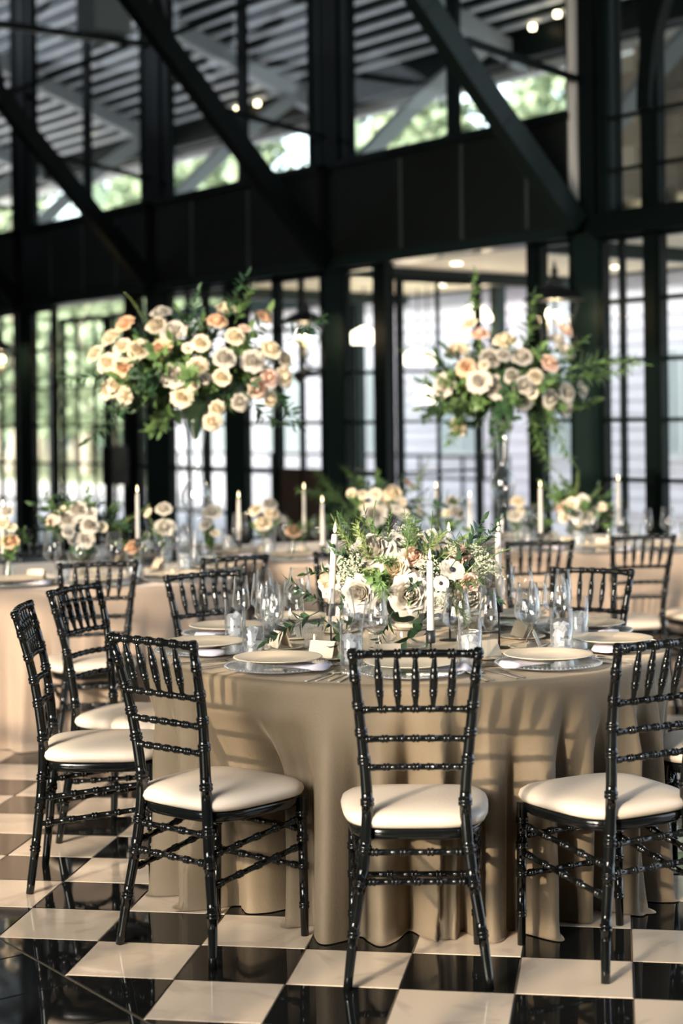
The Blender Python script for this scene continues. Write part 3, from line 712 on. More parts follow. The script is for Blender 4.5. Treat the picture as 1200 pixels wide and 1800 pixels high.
for k in range(72):
    w = 2 * PI * k / 72
    x, y = 0.1605 * math.cos(w), 0.1605 * math.sin(w); q = 0.0052
    mb.add([(x + q, y, .0165), (x - q, y, .0165), (x, y + q, .0165), (x, y - q, .0165), (x, y, .0165 + q), (x, y, .0165 - q * .6)], [(0, 2, 4), (2, 1, 4), (1, 3, 4), (3, 0, 4), (2, 0, 5), (1, 2, 5), (3, 1, 5), (0, 3, 5)], True)
BEADS = mb.mesh('beaded_rim', M['charger'])
PLATE = MB().lathe([(0.0005, 0), (0.082, 0), (0.088, 0.002), (0.133, 0.012), (0.137, 0.0135), (0.136, 0.0155), (0.130, 0.0148), (0.090, 0.0062), (0.086, 0.0045), (0.0005, 0.0042)], 48).mesh('dinner_plate', M['plate'])
SIDEP = MB().lathe([(0.0005, 0), (0.045, 0), (0.075, 0.008), (0.078, 0.0095), (0.077, 0.011), (0.073, 0.0102), (0.047, 0.0042), (0.0005, 0.004)], 32).mesh('bread_plate', M['plate'])
def napkin_me(side):
    vs = []; fs = []; n = 14; prof = [(-0.05, .0), (-0.042, .011), (0, .014), (0.042, .011), (0.05, .0), (0.042, -.005), (-0.042, -.005)]
    for i in range(n + 1):
        t = i / n; x = side * (0.02 + 0.162 * t); z = 0.006 - max(0, t - 0.9) * 0.06; w = 1 - 0.15 * t + 0.05 * math.sin(9 * t)
        e = math.sqrt(max(0.03, 1 - max(0, (t - 0.86) / 0.14) ** 2)); lim = 0.62 if t < 0.84 else 1.0
        for y, h in prof: vs.append((x, y * w * e, z + min(h, .014) * e * (0.45 if t < 0.80 else 1.0)))
    m = len(prof)
    for i in range(n):
        for k in range(m): fs.append((i * m + k, i * m + (k + 1) % m, (i + 1) * m + (k + 1) % m, (i + 1) * m + k))
    fs += [tuple(range(m - 1, -1, -1)), tuple(n * m + k for k in range(m))]
    return MB().add(vs, fs, True).mesh('napkin', M['napkin'])
NAPK = {1: napkin_me(1), -1: napkin_me(-1)}
def flat(outline, t=0.0022, lift=None):
    """closed outline (x,y) as a thin plate"""
    n = len(outline); lift = lift or (lambda y: 0.0)
    vs = [(x, y, lift(y)) for x, y in outline] + [(x, y, lift(y) + t) for x, y in outline]
    fs = [tuple(range(n - 1, -1, -1)), tuple(range(n, 2 * n))] + [(i, (i + 1) % n, n + (i + 1) % n, n + i) for i in range(n)]
    return MB().add(vs, fs)
fk = flat([(-.0035, -.10), (.0035, -.10), (.0045, -.09), (.0026, -.02), (.0026, .02), (.011, .04), (.0125, .055), (-.0125, .055), (-.011, .04), (-.0026, .02), (-.0026, -.02), (-.0045, -.09)], lift=lambda y: 0.0012)
for k in range(4):
    x = -0.0105 + k * 0.007; fk.box((x, 0.076, 0.0035), (0.0032, 0.046, 0.0022))
FORK = fk.mesh('fork', M['silver'])
KNIFE = flat([(-.0045, -.115), (.0045, -.115), (.0055, -.10), (.0045, -.005), (.0075, .0), (.0095, .06), (.006, .10), (-.002, .118), (-.0055, .10), (-.0045, 0)], 0.003).mesh('knife', M['silver'])
sp = flat([(-.0035, -.10), (.0035, -.10), (.0045, -.09), (.0024, -.02), (.0024, .028), (-.0024, .028), (-.0024, -.02), (-.0045, -.09)])
sp.lathe([(0.0005, 0.0), (0.010, 0.0012), (0.0165, 0.0045), (0.0155, 0.005), (0.009, 0.002), (0.0005, 0.0012)], 14, (0, 0.044, 0.0002))
SPOON = sp.mesh('spoon', M['silver'])
BUTTER = flat([(-.003, -.07), (.003, -.07), (.003, 0), (.007, .01), (.007, .06), (0, .072), (-.003, .06), (-.003, 0)], 0.002).mesh('butter_knife', M['silver'])
cd = MB(); ca = 0.42
for s in (-1, 1): cd.box((0, s * 0.0155, 0.0235), (0.085, 0.0008, 0.055), Euler((s * ca, 0, 0)).to_matrix())
CARD = cd.mesh('place_card', M['card'])

SEATS = [(-91, 'front centre'), (-127, 'front left'), (-167, 'left'), (155, 'far left'), (126, 'rear left'), (90, 'rear centre'), (54, 'rear right'), (21, 'far right'), (-15, 'right'), (-53, 'front right')]
def put(me, name, cat, label, p, ang=0.0, group=None, extra=()):
    o = link(name, me, None, p, (0, 0, ang)); tag(o, label, cat, group)
    for nm, m2 in extra: link(nm, m2, o)
    return o
def tumbler(p, ang, label, group, k=0):
    return put(TUMB, 'water_tumbler', 'glass', label, p, ang, group, (('ice', ICE[k % 2]), ('water', WATER)))
Z = TZ + 0.0012
def setting(T, deg, where, n, full=True):
    """one place setting, laid out in polar steps around the table centre"""
    w0 = math.radians(deg); j = rnd.uniform
    def L(r, dt, dz=0.0):
        w = w0 + dt; return T + Vector((math.cos(w) * r, math.sin(w) * r, Z + dz))
    def A(dt): w = w0 + dt; return math.atan2(-math.sin(w), -math.cos(w)) - PI / 2      # local +y points to the table centre
    put(CHG, 'glass_charger', 'charger plate', 'clear beaded glass charger ' + where, L(0.685, 0), A(0), 'glass chargers', (('beaded_rim', BEADS),))
    side = -1 if deg in (-53, -15, 21) else 1
    put(NAPK[side], 'napkin', 'napkin', 'lavender-white napkin tucked under the plate ' + where, L(0.685, 0, 0.0145), A(0), 'napkins')
    put(PLATE, 'dinner_plate', 'plate', 'cream stoneware dinner plate ' + where, L(0.685, 0, 0.0275), A(0), 'dinner plates')
    first = n == 0 and full
    tumbler(L(0.585, 0.32), j(0, 6), 'ice water tumbler ' + where, 'water tumblers', n)
    put(WINE, 'wine_glass', 'glass', 'large angular wine glass ' + where, L(0.50, 0.30 if first else 0.20), 0, 'wine glasses')
    put(FLUTE, 'champagne_flute', 'glass', 'slim champagne flute ' + where, L(0.555, 0.455), 0, 'champagne flutes')
    bt = -0.16 if first else -0.05
    put(CARD, 'place_card', 'card', 'cream tent place card ' + where, L(0.43, bt, 0.0112), A(bt) + j(-.3, .3), 'place cards')
    put(SIDEP, 'bread_plate', 'plate', 'small cream bread plate ' + where, L(0.43, bt), A(bt), 'bread plates')
    if not full: return
    if not first: put(WINE2, 'white_wine_glass', 'glass', 'smaller angular wine glass ' + where, L(0.455, 0.39), 0, 'smaller wine glasses')
    put(FORK, 'fork', 'fork', 'outer silver fork ' + where, L(0.735 + j(-.01, .01), -0.292), A(-0.292) + j(-.06, .06), 'forks')
    put(FORK, 'fork', 'fork', 'inner silver fork ' + where, L(0.735 + j(-.01, .01), -0.258), A(-0.258) + j(-.03, .03), 'forks')
    put(KNIFE, 'knife', 'knife', 'silver dinner knife ' + where, L(0.735, 0.258), A(0.258) + j(-.03, .03), 'knives')
    put(SPOON, 'spoon', 'spoon', 'silver spoon ' + where, L(0.735, 0.292), A(0.292) + j(-.05, .05), 'spoons')
    put(BUTTER, 'butter_knife', 'knife', 'small butter knife on the bread plate ' + where, L(0.465, bt, 0.0112), A(bt) + 1.4, 'butter knives')
for n, (deg, nm) in enumerate(SEATS): setting(T0, deg, 'at the %s setting of the front table' % nm, n)

# ------------------------------------------------------------------ candles
BASE_ME = MB().lathe([(0.0005, 0), (0.036, 0), (0.036, 0.0035), (0.006, 0.006), (0.0005, 0.006)], 24).mesh('holder_base', M['black_metal'])
FLAME = MB().lathe([(0.0005, 0), (0.0045, 0.006), (0.0052, 0.012), (0.003, 0.024), (0.0005, 0.034)], 10).mesh('flame', M['flame'])
CUP = MB().lathe([(0.0005, 0), (0.0135, 0), (0.0145, 0.003), (0.0145, 0.040), (0.0125, 0.040), (0.0118, 0.006), (0.0005, 0.006)], 16).mesh('cup', M['black_metal'])
def candle(x, y, zb, zt, label, tilt=(0, 0)):
    z0 = TZ + 0.001
    h = thing('candle_holder', 'black candlestick of the ' + label.replace('ivory taper ', ''), 'candle holder', (x, y, z0), 0, 'black candlesticks')
    link('base', BASE_ME, h)
    hh = zb - 0.035 - z0
    MB().tube([(0, 0, 0.004), (0, 0, hh + 0.002)], 0.0032, 8).build('rod', M['black_metal'], h); link('cup', CUP, h, (0, 0, hh))
    c = thing('taper_candle', 'lit ' + label, 'candle', (x, y, zb - 0.028), 0, 'ivory taper candles')
    c.rotation_euler = (tilt[0], tilt[1], 0); H = zt - zb + 0.028
    MB().lathe([(0.0005, 0), (0.0112, 0), (0.0114, 0.02), (0.0100, H - 0.012), (0.0088, H - 0.002), (0.003, H)], 16).build('wax', M['candle'], c)
    MB().tube([(0, 0, H - 0.002), (0.001, 0, H + 0.008)], 0.0011, 6).build('wick', M['wick'], c)
    link('flame', FLAME, c, (0, 0, H + 0.003))
candle(-0.042, 5.54, 0.900, 1.131, 'ivory taper candle left of the white flowers, leaning slightly', (0, 0.06))
candle(0.268, 5.28, 0.842, 1.062, 'ivory taper candle standing in front of the white flowers')
candle(0.514, 5.66, 0.892, 1.122, 'ivory taper candle right of the white flowers')
candle(0.364, 5.87, 0.870, 1.107, 'ivory taper candle mostly hidden behind the white flowers')
def candle_px(px, yt, yb, Y, label):
    t, b_ = at(px, yt, Y), at(px, yb, Y); candle(b_.x, Y, max(b_.z, TZ + 0.06), t.z, label)
candle_px(242, 866, 948, 8.25, 'ivory taper candle on the left rear table, nearest the tall vase')
candle_px(6, 892, 975, 8.3, 'ivory taper candle at the left frame edge')
candle_px(420, 875, 950, 9.55, 'ivory taper candle right of the left tall vase')
candle_px(535, 860, 936, 9.7, 'ivory taper candle on the middle rear table, taller of the two left ones')
candle_px(567, 883, 960, 9.35, 'ivory taper candle on the middle rear table, lower of the two left ones')
candle_px(767, 858, 930, 10.1, 'ivory taper candle behind the white flowers, below the right tall bouquet')
candle_px(826, 874, 945, 9.8, 'ivory taper candle just left of the right tall vase')
candle_px(950, 856, 938, 9.75, 'ivory taper candle right of the right tall vase')
candle_px(1087, 845, 925, 9.9, 'ivory taper candle in front of the right windows')
# ribbed votive cups
vp = []
for k in range(49): vp.append(0)
def votive_me():
    n = 48; prof = [(0.030, 0), (0.033, 0.004), (0.034, 0.075), (0.0325, 0.075), (0.031, 0.008), (0.0005, 0.008)]; vs = []; fs = []
    for i, (r, z) in enumerate(prof):
        for k in range(n):
            rr = r + (0.0016 if (k % 2 and 0 < i < 3) else 0); w = 2 * PI * k / n; vs.append((rr * math.cos(w), rr * math.sin(w), z))
    for i in range(len(prof) - 1):
        for k in range(n): fs.append((i * n + k, i * n + (k + 1) % n, (i + 1) * n + (k + 1) % n, (i + 1) * n + k))
    fs.append(tuple(range(n - 1, -1, -1)))
    return MB().add(vs, fs).mesh('votive_cup', M['votive'])
VOT = votive_me(); VW = MB().lathe([(0.0005, 0.009), (0.018, 0.009), (0.018, 0.024), (0.0005, 0.026)], 14).mesh('tealight', M['candle'])
def votive(x, y, label):
    o = put(VOT, 'votive_cup', 'votive', label, (x, y, Z), 0, 'ribbed glass votives', (('tealight', VW),)); link('flame', FLAME, o, (0, 0, 0.025), None, None, 0.6)
votive(0.115, 5.50, 'ribbed glass votive left of the crystal compote'); votive(-0.10, 5.72, 'ribbed glass votive behind the left candlestick'); votive(0.40, 5.52, 'ribbed glass votive right of the front candle')
votive(-0.83, 8.3, 'ribbed glass votive on the left rear table'); votive(1.42, 9.95, 'glowing votive on the right rear table'); votive(0.70, 9.72, 'ribbed glass votive near the right tall vase')

# ------------------------------------------------------------------ flowers (unit size: radius about 1, axis +z)
def petal_patch(mb, phi, r0, h, flare, width, curl, nu=4, nv=4, z0=0.0, wave=0.0, r=rnd):
    vs = []; fs = []; ph = r.uniform(0, 6)
    for j in range(nv + 1):
        v = j / nv
        rad = r0 * (0.35 + 0.65 * math.sin(min(1, v * 1.25) * PI / 2)) + flare * v * v
        z = z0 + h * (v - curl * v ** 3)
        w = width * math.sin(PI * (0.14 + 0.70 * v)) ** 0.7
        for i in range(nu + 1):
            u = -1 + 2 * i / nu
            a = phi + u * w; rr = rad * (1 + 0.10 * u * u * v) + wave * math.sin(3 * u + ph) * v
            zz = z - 0.16 * h * u * u * v + wave * math.cos(4 * u + ph) * v
            vs.append((rr * math.cos(a), rr * math.sin(a), zz))
    n = nu + 1
    for j in range(nv):
        for i in range(nu): fs.append((j * n + i, j * n + i + 1, (j + 1) * n + i + 1, (j + 1) * n + i))
    mb.add(vs, fs, True)
def rose_me(seed, openness=1.0):
    r = random.Random(seed); mb = MB(); phi = 0
    for n, r0, h, flare, width, curl in ((3, 0.13, 1.06, -0.11, 1.3, 0.03), (3, 0.22, 1.06, -0.12, 1.2, 0.04), (4, 0.32, 1.05, -0.10, 1.0, 0.06), (5, 0.42, 1.02, -0.02, 0.85, 0.12), (5, 0.53, 0.95, 0.08, 0.78, 0.20), (6, 0.62, 0.85, 0.22, 0.68, 0.34), (6, 0.70, 0.72, 0.34, 0.62, 0.50)):
        for k in range(n):
            petal_patch(mb, phi + 2 * PI * k / n + r.uniform(-.15, .15), r0, h * r.uniform(.94, 1.05), flare * openness * r.uniform(.8, 1.2), width * r.uniform(.9, 1.1), curl, 4, 4, 0.0, 0.03, r)
        phi += 0.7
    mb.lathe([(0.02, -0.12), (0.16, -0.02), (0.30, 0.12), (0.36, 0.22)], 10); mb.lathe([(0.14, 0.2), (0.16, 0.5), (0.11, 0.74), (0.0005, 0.84)], 8)
    return mb.mesh('rose', M['white_rose'])
def heart_me(seed, openness=1.0):
    r = random.Random(seed); mb = MB(); phi = 0
    for n, r0, h, flare, width, curl in ((2, 0.10, 1.04, -0.05, 1.7, 0.03), (3, 0.19, 1.06, -0.07, 1.25, 0.04), (4, 0.28, 1.06, -0.06, 1.0, 0.06), (4, 0.37, 1.04, -0.02, 0.95, 0.10), (5, 0.46, 1.0, 0.05, 0.82, 0.16), (5, 0.55, 0.94, 0.12, 0.76, 0.22)):
        for k in range(n): petal_patch(mb, phi + 2 * PI * k / n + r.uniform(-.15, .15), r0, h * r.uniform(.94, 1.05), flare * openness, width * r.uniform(.9, 1.1), curl, 5, 5, 0.0, 0.035, r)
        phi += 0.7
    mb.lathe([(0.02, -0.12), (0.16, -0.02), (0.30, 0.12), (0.36, 0.22)], 10); mb.lathe([(0.14, 0.2), (0.16, 0.5), (0.11, 0.74), (0.0005, 0.84)], 8)
    return mb.mesh('rose_heart', M['white_rose'])
def petal_me(seed, r0, h, flare, width, curl):
    mb = MB(); petal_patch(mb, 0, r0, h, flare, width, curl, 6, 6, 0.0, 0.05, random.Random(seed)); return mb.mesh('petal', M['white_rose'])
def ranunculus_me(seed):
    r = random.Random(seed); mb = MB()
    for t in range(7):
        r0 = 0.12 + t * 0.11; n = 4 + t // 2
        for k in range(n): petal_patch(mb, t * 0.5 + 2 * PI * k / n, r0, 0.86 - 0.055 * t, -0.11 + 0.04 * t, 0.85, 0.22 + 0.05 * t, 4, 3, 0.0, 0.02, r)
    mb.lathe([(0.1, 0.1), (0.16, 0.4), (0.13, 0.62), (0.0005, 0.72)], 8)
    return mb.mesh('ranunculus', M['cream_rose'])
def bud_me(seed):
    r = random.Random(seed); mb = MB()
    for n, r0, h, fl in ((3, 0.22, 1.5, 0.0), (4, 0.38, 1.5, 0.05), (5, 0.5, 1.35, 0.14)):
        for k in range(n): petal_patch(mb, r0 * 5 + 2 * PI * k / n, r0, h, fl, 0.85, 0.12, 4, 4, 0.0, 0.03, r)
    return mb.mesh('tulip', M['cream_rose'])
def anemone_me():
    r = random.Random(4); mb = MB()
    for t in range(2):
        for k in range(5): petal_patch(mb, t * 0.6 + 2 * PI * k / 5, 0.25, 0.35, 0.75, 0.62, 0.4, 4, 4, -0.05 * t, 0.04, r)
    return mb.mesh('anemone', M['white_rose'])
EYE = MB().lathe([(0.0005, 0.0), (0.2, 0.04), (0.24, 0.14), (0.16, 0.24), (0.0005, 0.27)], 12).mesh('eye', M['anemone_eye'])
ROSES = [rose_me(1, 0.85), rose_me(2, 1.1), rose_me(3, 1.35)]; RANUN = [ranunculus_me(1), ranunculus_me(2)]; HEARTS = [heart_me(5), heart_me(6), heart_me(7)]; PETALS = [petal_me(k, 0.63, 0.86, 0.24, 0.66, 0.34) for k in (1, 2, 3)] + [petal_me(k, 0.70, 0.72, 0.40, 0.60, 0.52) for k in (4, 5, 6)]; TULIP = bud_me(3); ANEM = anemone_me()

def leaf(mb, p, d, up, L, wd):
    """lance-shaped leaf, folded along the middle"""
    d = d.normalized(); s = d.cross(up)
    if s.length < 1e-3: s = Vector((1, 0, 0))
    s.normalize(); u = s.cross(d)
    vs = [p, p + d * L * .35 + s * wd + u * wd * .35, p + d * L * .4, p + d * L * .35 - s * wd + u * wd * .35, p + d * L * .72 + s * wd * .7 + u * wd * .1, p + d * L * .75 - u * wd * .15, p + d * L * .72 - s * wd * .7 + u * wd * .1, p + d * L - u * wd * .5]
    mb.add(vs, [(0, 1, 2), (0, 2, 3), (1, 4, 5, 2), (2, 5, 6, 3), (4, 7, 5), (5, 7, 6)], True)
def spray_me(seed, n, L, wd, bend, mat, name='leaf_spray', double=True):
    """unit spray along +z with a curved stem"""
    r = random.Random(seed); mb = MB(); P = []
    bx, by = r.uniform(-bend, bend), r.uniform(-bend, bend)
    for i in range(9):
        t = i / 8; P.append(Vector((bx * t * t, by * t * t, t)))
    mb.tube(P, [0.010 * (1 - 0.7 * i / 8) for i in range(9)], 5)
    for i in range(n):
        t = 0.12 + 0.88 * (i + 0.5) / n; p = Vector((bx * t * t, by * t * t, t)); w = i * 2.4 + r.uniform(-.4, .4)
        for q in ((0, PI) if double else (0,)):
            d = Vector((math.cos(w + q), math.sin(w + q), r.uniform(0.4, 1.0)))
            leaf(mb, p, d, Vector((r.uniform(-.3, .3), r.uniform(-.3, .3), 1)), L * r.uniform(.75, 1.2) * (1.15 - 0.5 * t), wd * (1.15 - 0.5 * t))
    leaf(mb, P[-1], P[-1] - P[-2], Vector((1, 0, 0)), L * .8, wd * .7)
    return mb.mesh(name, mat)
RUSC = [spray_me(s, 10, 0.30, 0.055, 0.35, M['leaf_dark']) for s in (1, 2, 3)]
LEAFY = [spray_me(s + 10, 9, 0.34, 0.085, 0.30, M['leaf']) for s in (1, 2, 3)]
FERN = [spray_me(s + 20, 34, 0.26, 0.018, 0.35, M['leaf']) for s in (1, 2)]
FROND = [spray_me(s + 30, 30, 0.22, 0.016, 0.3, M['leaf_light']) for s in (1, 2)]
BIGLEAF = [spray_me(s + 40, 3, 0.62, 0.15, 0.3, M['leaf_dark']) for s in (1, 2)]
def umbel_me(seed):
    r = random.Random(seed); mb = MB(); mb.tube([(0, 0, 0), (0.02, 0, 0.75)], 0.012, 5)
    for k in range(26):
        w = k * 2.4; q = 0.42 * math.sqrt((k + .5) / 26); p = Vector((q * math.cos(w), q * math.sin(w), 1.0 - 0.35 * q * q + r.uniform(-.02, .02)))
        mb.tube([(0.02, 0, 0.72), p], 0.005, 3, False)
        for e in range(6):
            o = p + Vector((r.uniform(-.055, .055), r.uniform(-.055, .055), r.uniform(-.01, .035))); s = r.uniform(0.017, 0.03)
            mb.add([o + Vector((s, 0, 0)), o + Vector((-s, 0, 0)), o + Vector((0, s, 0)), o + Vector((0, -s, 0)), o + Vector((0, 0, s)), o - Vector((0, 0, s))], [(0, 2, 4), (2, 1, 4), (1, 3, 4), (3, 0, 4), (2, 0, 5), (1, 2, 5), (3, 1, 5), (0, 3, 5)])
    return mb.mesh('lace_flower', M['umbel'])
UMB = [umbel_me(1), umbel_me(2)]
def spike_me(seed, mat):
    r = random.Random(seed); mb = MB(); P = [Vector((0.25 * t * t, 0, t)) for t in [i / 10 for i in range(11)]]
    mb.tube(P, 0.012, 5)
    for k in range(70):
        t = 0.35 + 0.65 * k / 70; p = Vector((0.25 * t * t, 0, t)); w = k * 2.4; q = 0.055 * (1.15 - t)
        leaf(mb, p, Vector((math.cos(w), math.sin(w), 0.5)), Vector((0, 0, 1)), q * 1.7 + 0.012, 0.014)
    return mb.mesh('veronica_spike', mat)
SPIKE = [spike_me(1, M['leaf_light']), spike_me(2, M['leaf'])]

FM = {'w': 'white_rose', 'c': 'cream_rose', 'b': 'blush_rose', 'p': 'peach_rose'}
def aim(d): return Vector(d).normalized().to_track_quat('Z', 'Y')
def flower(root, p, d, size, me, mat, name):
    p = Vector(p) - root.location
    q = aim(d); o = link(name, me, root, p - (q @ Vector((0, 0, 0.45 * size))), q, M[mat], size); return o
def spray(root, p, d, size, me, name='leaf_spray', twist=None):
    q = aim(d)
    from mathutils import Quaternion
    q = q @ Quaternion((0, 0, 1), rnd.uniform(0, 6.28))
    return link(name, me, root, Vector(p) - root.location, q, None, size)
def filler(root, c, rad, n, meshes, size, rr=(0.15, 0.55), zmin=-0.35, names=None, seed=0):
    """sprays growing out of the middle of a bouquet"""
    r = random.Random(seed)
    for k in range(n):
        d = Vector((r.gauss(0, 1), r.gauss(0, 1), r.gauss(0.25, 0.7)))
        d.normalize()
        if d.z < zmin: d.z = zmin * r.random()
        e = Vector((d.x * rad[0], d.y * rad[1], d.z * rad[2])); f = r.uniform(*rr)
        me = r.choice(meshes); spray(root, Vector(c) + e * f, e + Vector((0, 0, r.uniform(-.02, .10))), size * r.uniform(.75, 1.2), me, names or me.name.split('.')[0])
def bouquet_px(root, c, rad, lst, scale, r):
    """roses listed by where they show: (px, py, kind, size px); depth follows the bouquet's ellipsoid"""
    for px, py, kind, s in lst:
        p = at(px, py, c.y); dx, dz = (p.x - c.x) / rad[0], (p.z - c.z) / rad[2]
        q = max(0.05, 1 - dx * dx - dz * dz); y = c.y - rad[1] * math.sqrt(q) * r.uniform(0.75, 1.0); p = at(px, py, y)
        d = Vector((dx * 0.8 + r.uniform(-.25, .25), -math.sqrt(q) - 0.35, dz * 0.7 + 0.35 + r.uniform(-.2, .2)))
        me = r.choice(ROSES) if s > 13 else r.choice(RANUN)
        flower(root, p, d, s * y / F_PX * scale, me, FM[kind], 'rose' if s > 13 else 'ranunculus')

# ---- crystal compote with the white bouquet (front table)
comp = MB().lathe([(0.0005, 0), (0.078, 0), (0.082, 0.006), (0.074, 0.014), (0.042, 0.024), (0.026, 0.038), (0.030, 0.048), (0.020, 0.056), (0.026, 0.066), (0.052, 0.080), (0.078, 0.112), (0.084, 0.138), (0.080, 0.138), (0.073, 0.114), (0.048, 0.086), (0.0005, 0.078)], 32)
tag(comp.build('crystal_compote', M['glass'], None, (0.20, 5.70, Z)), 'footed crystal compote under the white flowers on the front table', 'vase')
cc = Vector((0.20, 5.70, Z + 0.225))
bq = thing('flower_arrangement', 'low white rose and greenery arrangement in the crystal compote on the front table', 'flowers', (0.20, 5.70, Z + 0.082))
rr_ = random.Random(5)
MB().lathe([(0.0005, 0.0), (0.03, 0.006), (0.05, 0.03), (0.06, 0.055), (0.05, 0.09), (0.0005, 0.11)], 12).build('moss_ball', M['leaf_dark'], bq)
for px, py, Y, kind, s, d, me in ((655, 965, 5.62, 'w', 33, (-0.15, -0.75, 0.75), 2), (577, 1018, 5.68, 'c', 27, (-0.9, -0.5, 0.25), 0), (632, 1042, 5.50, 'w', 28, (-0.35, -1, 0.15), 1), (720, 1046, 5.44, 'w', 30, (0.15, -1, 0.15), 2),
        (824, 1052, 5.52, 'w', 31, (0.35, -1, 0.2), 2), (725, 976, 5.62, 'b', 20, (0.1, -0.7, 0.8), 0), (692, 998, 5.56, 'c', 22, (-0.1, -1, 0.5), 1), (826, 1022, 5.50, 'b', 15, (0.3, -1, 0.6), 0), (808, 972, 5.70, 'b', 22, (0.4, -0.7, 0.8), 1),
        (760, 945, 5.86, 'w', 26, (0.2, 0.2, 1), 1), (690, 950, 5.90, 'w', 24, (-0.2, 0.3, 1), 0), (610, 985, 5.85, 'c', 25, (-0.7, 0.4, 0.6), 1), (850, 1010, 5.80, 'w', 24, (0.9, 0.2, 0.4), 2), (770, 1060, 5.46, 'w', 15, (0.2, -1, 0.0), 0)):
    o = flower(bq, at(px, py, Y), d, s * Y / F_PX * 1.12, HEARTS[me], FM[kind], 'rose')
    for k in range(11): link('petal', PETALS[(k % 3) + (0 if k < 5 else 3)], o, (0, 0, 0), (0, 0, rr_.uniform(-.12, .12) + (k * 2 * PI / 5 if k < 5 else 0.5 + k * 2 * PI / 6)), M[FM[kind]])
for px, py, Y, s, d in ((796, 998, 5.50, 22, (0.2, -0.8, 0.65)), (700, 945, 5.68, 17, (0.1, -0.5, 0.9)), (775, 1025, 5.46, 14, (0, -1, 0.3))):
    o = flower(bq, at(px, py, Y), d, s * Y / F_PX, ANEM, 'white_rose', 'anemone'); link('eye', EYE, o, (0, 0, 0.10))
filler(bq, cc, (0.26, 0.24, 0.17), 34, FROND + FERN, 0.16, (0.3, 0.75), -0.45, None, 1)
filler(bq, cc, (0.26, 0.24, 0.16), 34, LEAFY + RUSC, 0.14, (0.3, 0.7), -0.6, None, 2)
filler(bq, cc, (0.28, 0.25, 0.18), 5, UMB, 0.11, (0.30, 0.72), -0.3, 'lace_flower', 3)
for px, py, Y, d, s in ((620, 1000, 5.50, (-.3, -.6, .5), .11), (752, 1000, 5.46, (0, -.8, .5), .10), (840, 985, 5.50, (.5, -.5, .6), .12), (770, 1050, 5.40, (.1, -1, .3), .08), (860, 1000, 5.55, (.7, -.4, .6), .11), (600, 1020, 5.56, (-.6, -.6, .4), .11)):
    dd = Vector(d).normalized(); spray(bq, at(px, py, Y) - dd * s * 0.8, dd, s, rr_.choice(UMB), 'lace_flower')
for px, py, Y, qx, qy, s in ((712, 985, 5.55, 8, -62, .15), (815, 1010, 5.5, 60, -55, .17), (660, 950, 5.6, -12, -52, .13), (755, 960, 5.6, 3, -30, .12), (622, 960, 5.6, -25, -30, .12)):
    a0, a1 = at(px, py, Y), at(px + qx, py + qy, Y); spray(bq, a0, a1 - a0, s, rr_.choice(SPIKE), 'veronica_spike')
for px, py, Y, qx, qy, s in ((790, 1000, 5.45, 55, -75, .19), (560, 1075, 5.45, -55, 25, .19), (575, 1060, 5.5, -40, -15, .15), (600, 1075, 5.42, -10, 45, .12), (690, 1075, 5.42, -35, 60, .15), (750, 1060, 5.42, 12, 45, .12), (740, 1070, 5.44, -10, 40, .11), (850, 960, 5.5, 20, -40, .10), (640, 1090, 5.45, -70, 10, .15)):
    a0, a1 = at(px, py, Y), at(px + qx, py + qy, Y - 0.02); spray(bq, a0, a1 - a0, s, rr_.choice(RUSC + BIGLEAF), 'leaf_spray')

# ---- tall trumpet vases with the big bouquets
def tall_vase(p, label):
    prof = [(0.0005, 0), (0.088, 0), (0.092, 0.008), (0.080, 0.030), (0.055, 0.10), (0.040, 0.19), (0.034, 0.26), (0.040, 0.290), (0.060, 0.320), (0.071, 0.365), (0.071, 0.395), (0.060, 0.44), (0.040, 0.470), (0.030, 0.488), (0.031, 0.53), (0.038, 0.62), (0.056, 0.74), (0.076, 0.815)]
    inner = [(max(r - 0.004, 0.0005), z) for r, z in prof[::-1] if z > 0.285] + [(0.0005, 0.285)]
    return tag(MB().lathe(prof + inner, 36).build('trumpet_vase', M['glass'], None, p), label, 'vase', 'tall glass trumpet vases')
VL, VR = Vector((-0.735, 8.60, Z)), Vector((0.915, 9.72, Z))
tall_vase(VL, 'tall clear trumpet vase with a globe on the left rear table')
tall_vase(VR, 'tall clear trumpet vase with a globe on the right rear table')
LL = [(165, 620, 'c', 17), (187, 636, 'c', 18), (193, 592, 'c', 20), (218, 568, 'p', 20), (203, 677, 'c', 19), (187, 684, 'c', 17), (215, 645, 'p', 18), (242, 613, 'c', 21), (282, 612, 'p', 19), (275, 570, 'c', 20), (303, 580, 'w', 22), (282, 547, 'w', 17), (305, 658, 'w', 23), (320, 697, 'c', 18), (348, 643, 'c', 17), (353, 602, 'c', 17), (382, 562, 'p', 19), (395, 628, 'w', 21), (390, 662, 'c', 17), (445, 633, 'w', 21), (423, 707, 'w', 17), (455, 682, 'b', 19), (475, 663, 'b', 16), (477, 612, 'c', 18), (502, 630, 'c', 16), (502, 662, 'c', 18), (465, 555, 'p', 16), (398, 540, 'c', 18), (413, 590, 'c', 18), (477, 702, 'c', 15), (373, 742, 'c', 15), (382, 718, 'c', 15), (218, 695, 'c', 16), (213, 607, 'c', 16), (360, 665, 'w', 12), (340, 675, 'c', 12), (330, 610, 'c', 12), (430, 575, 'b', 12)]
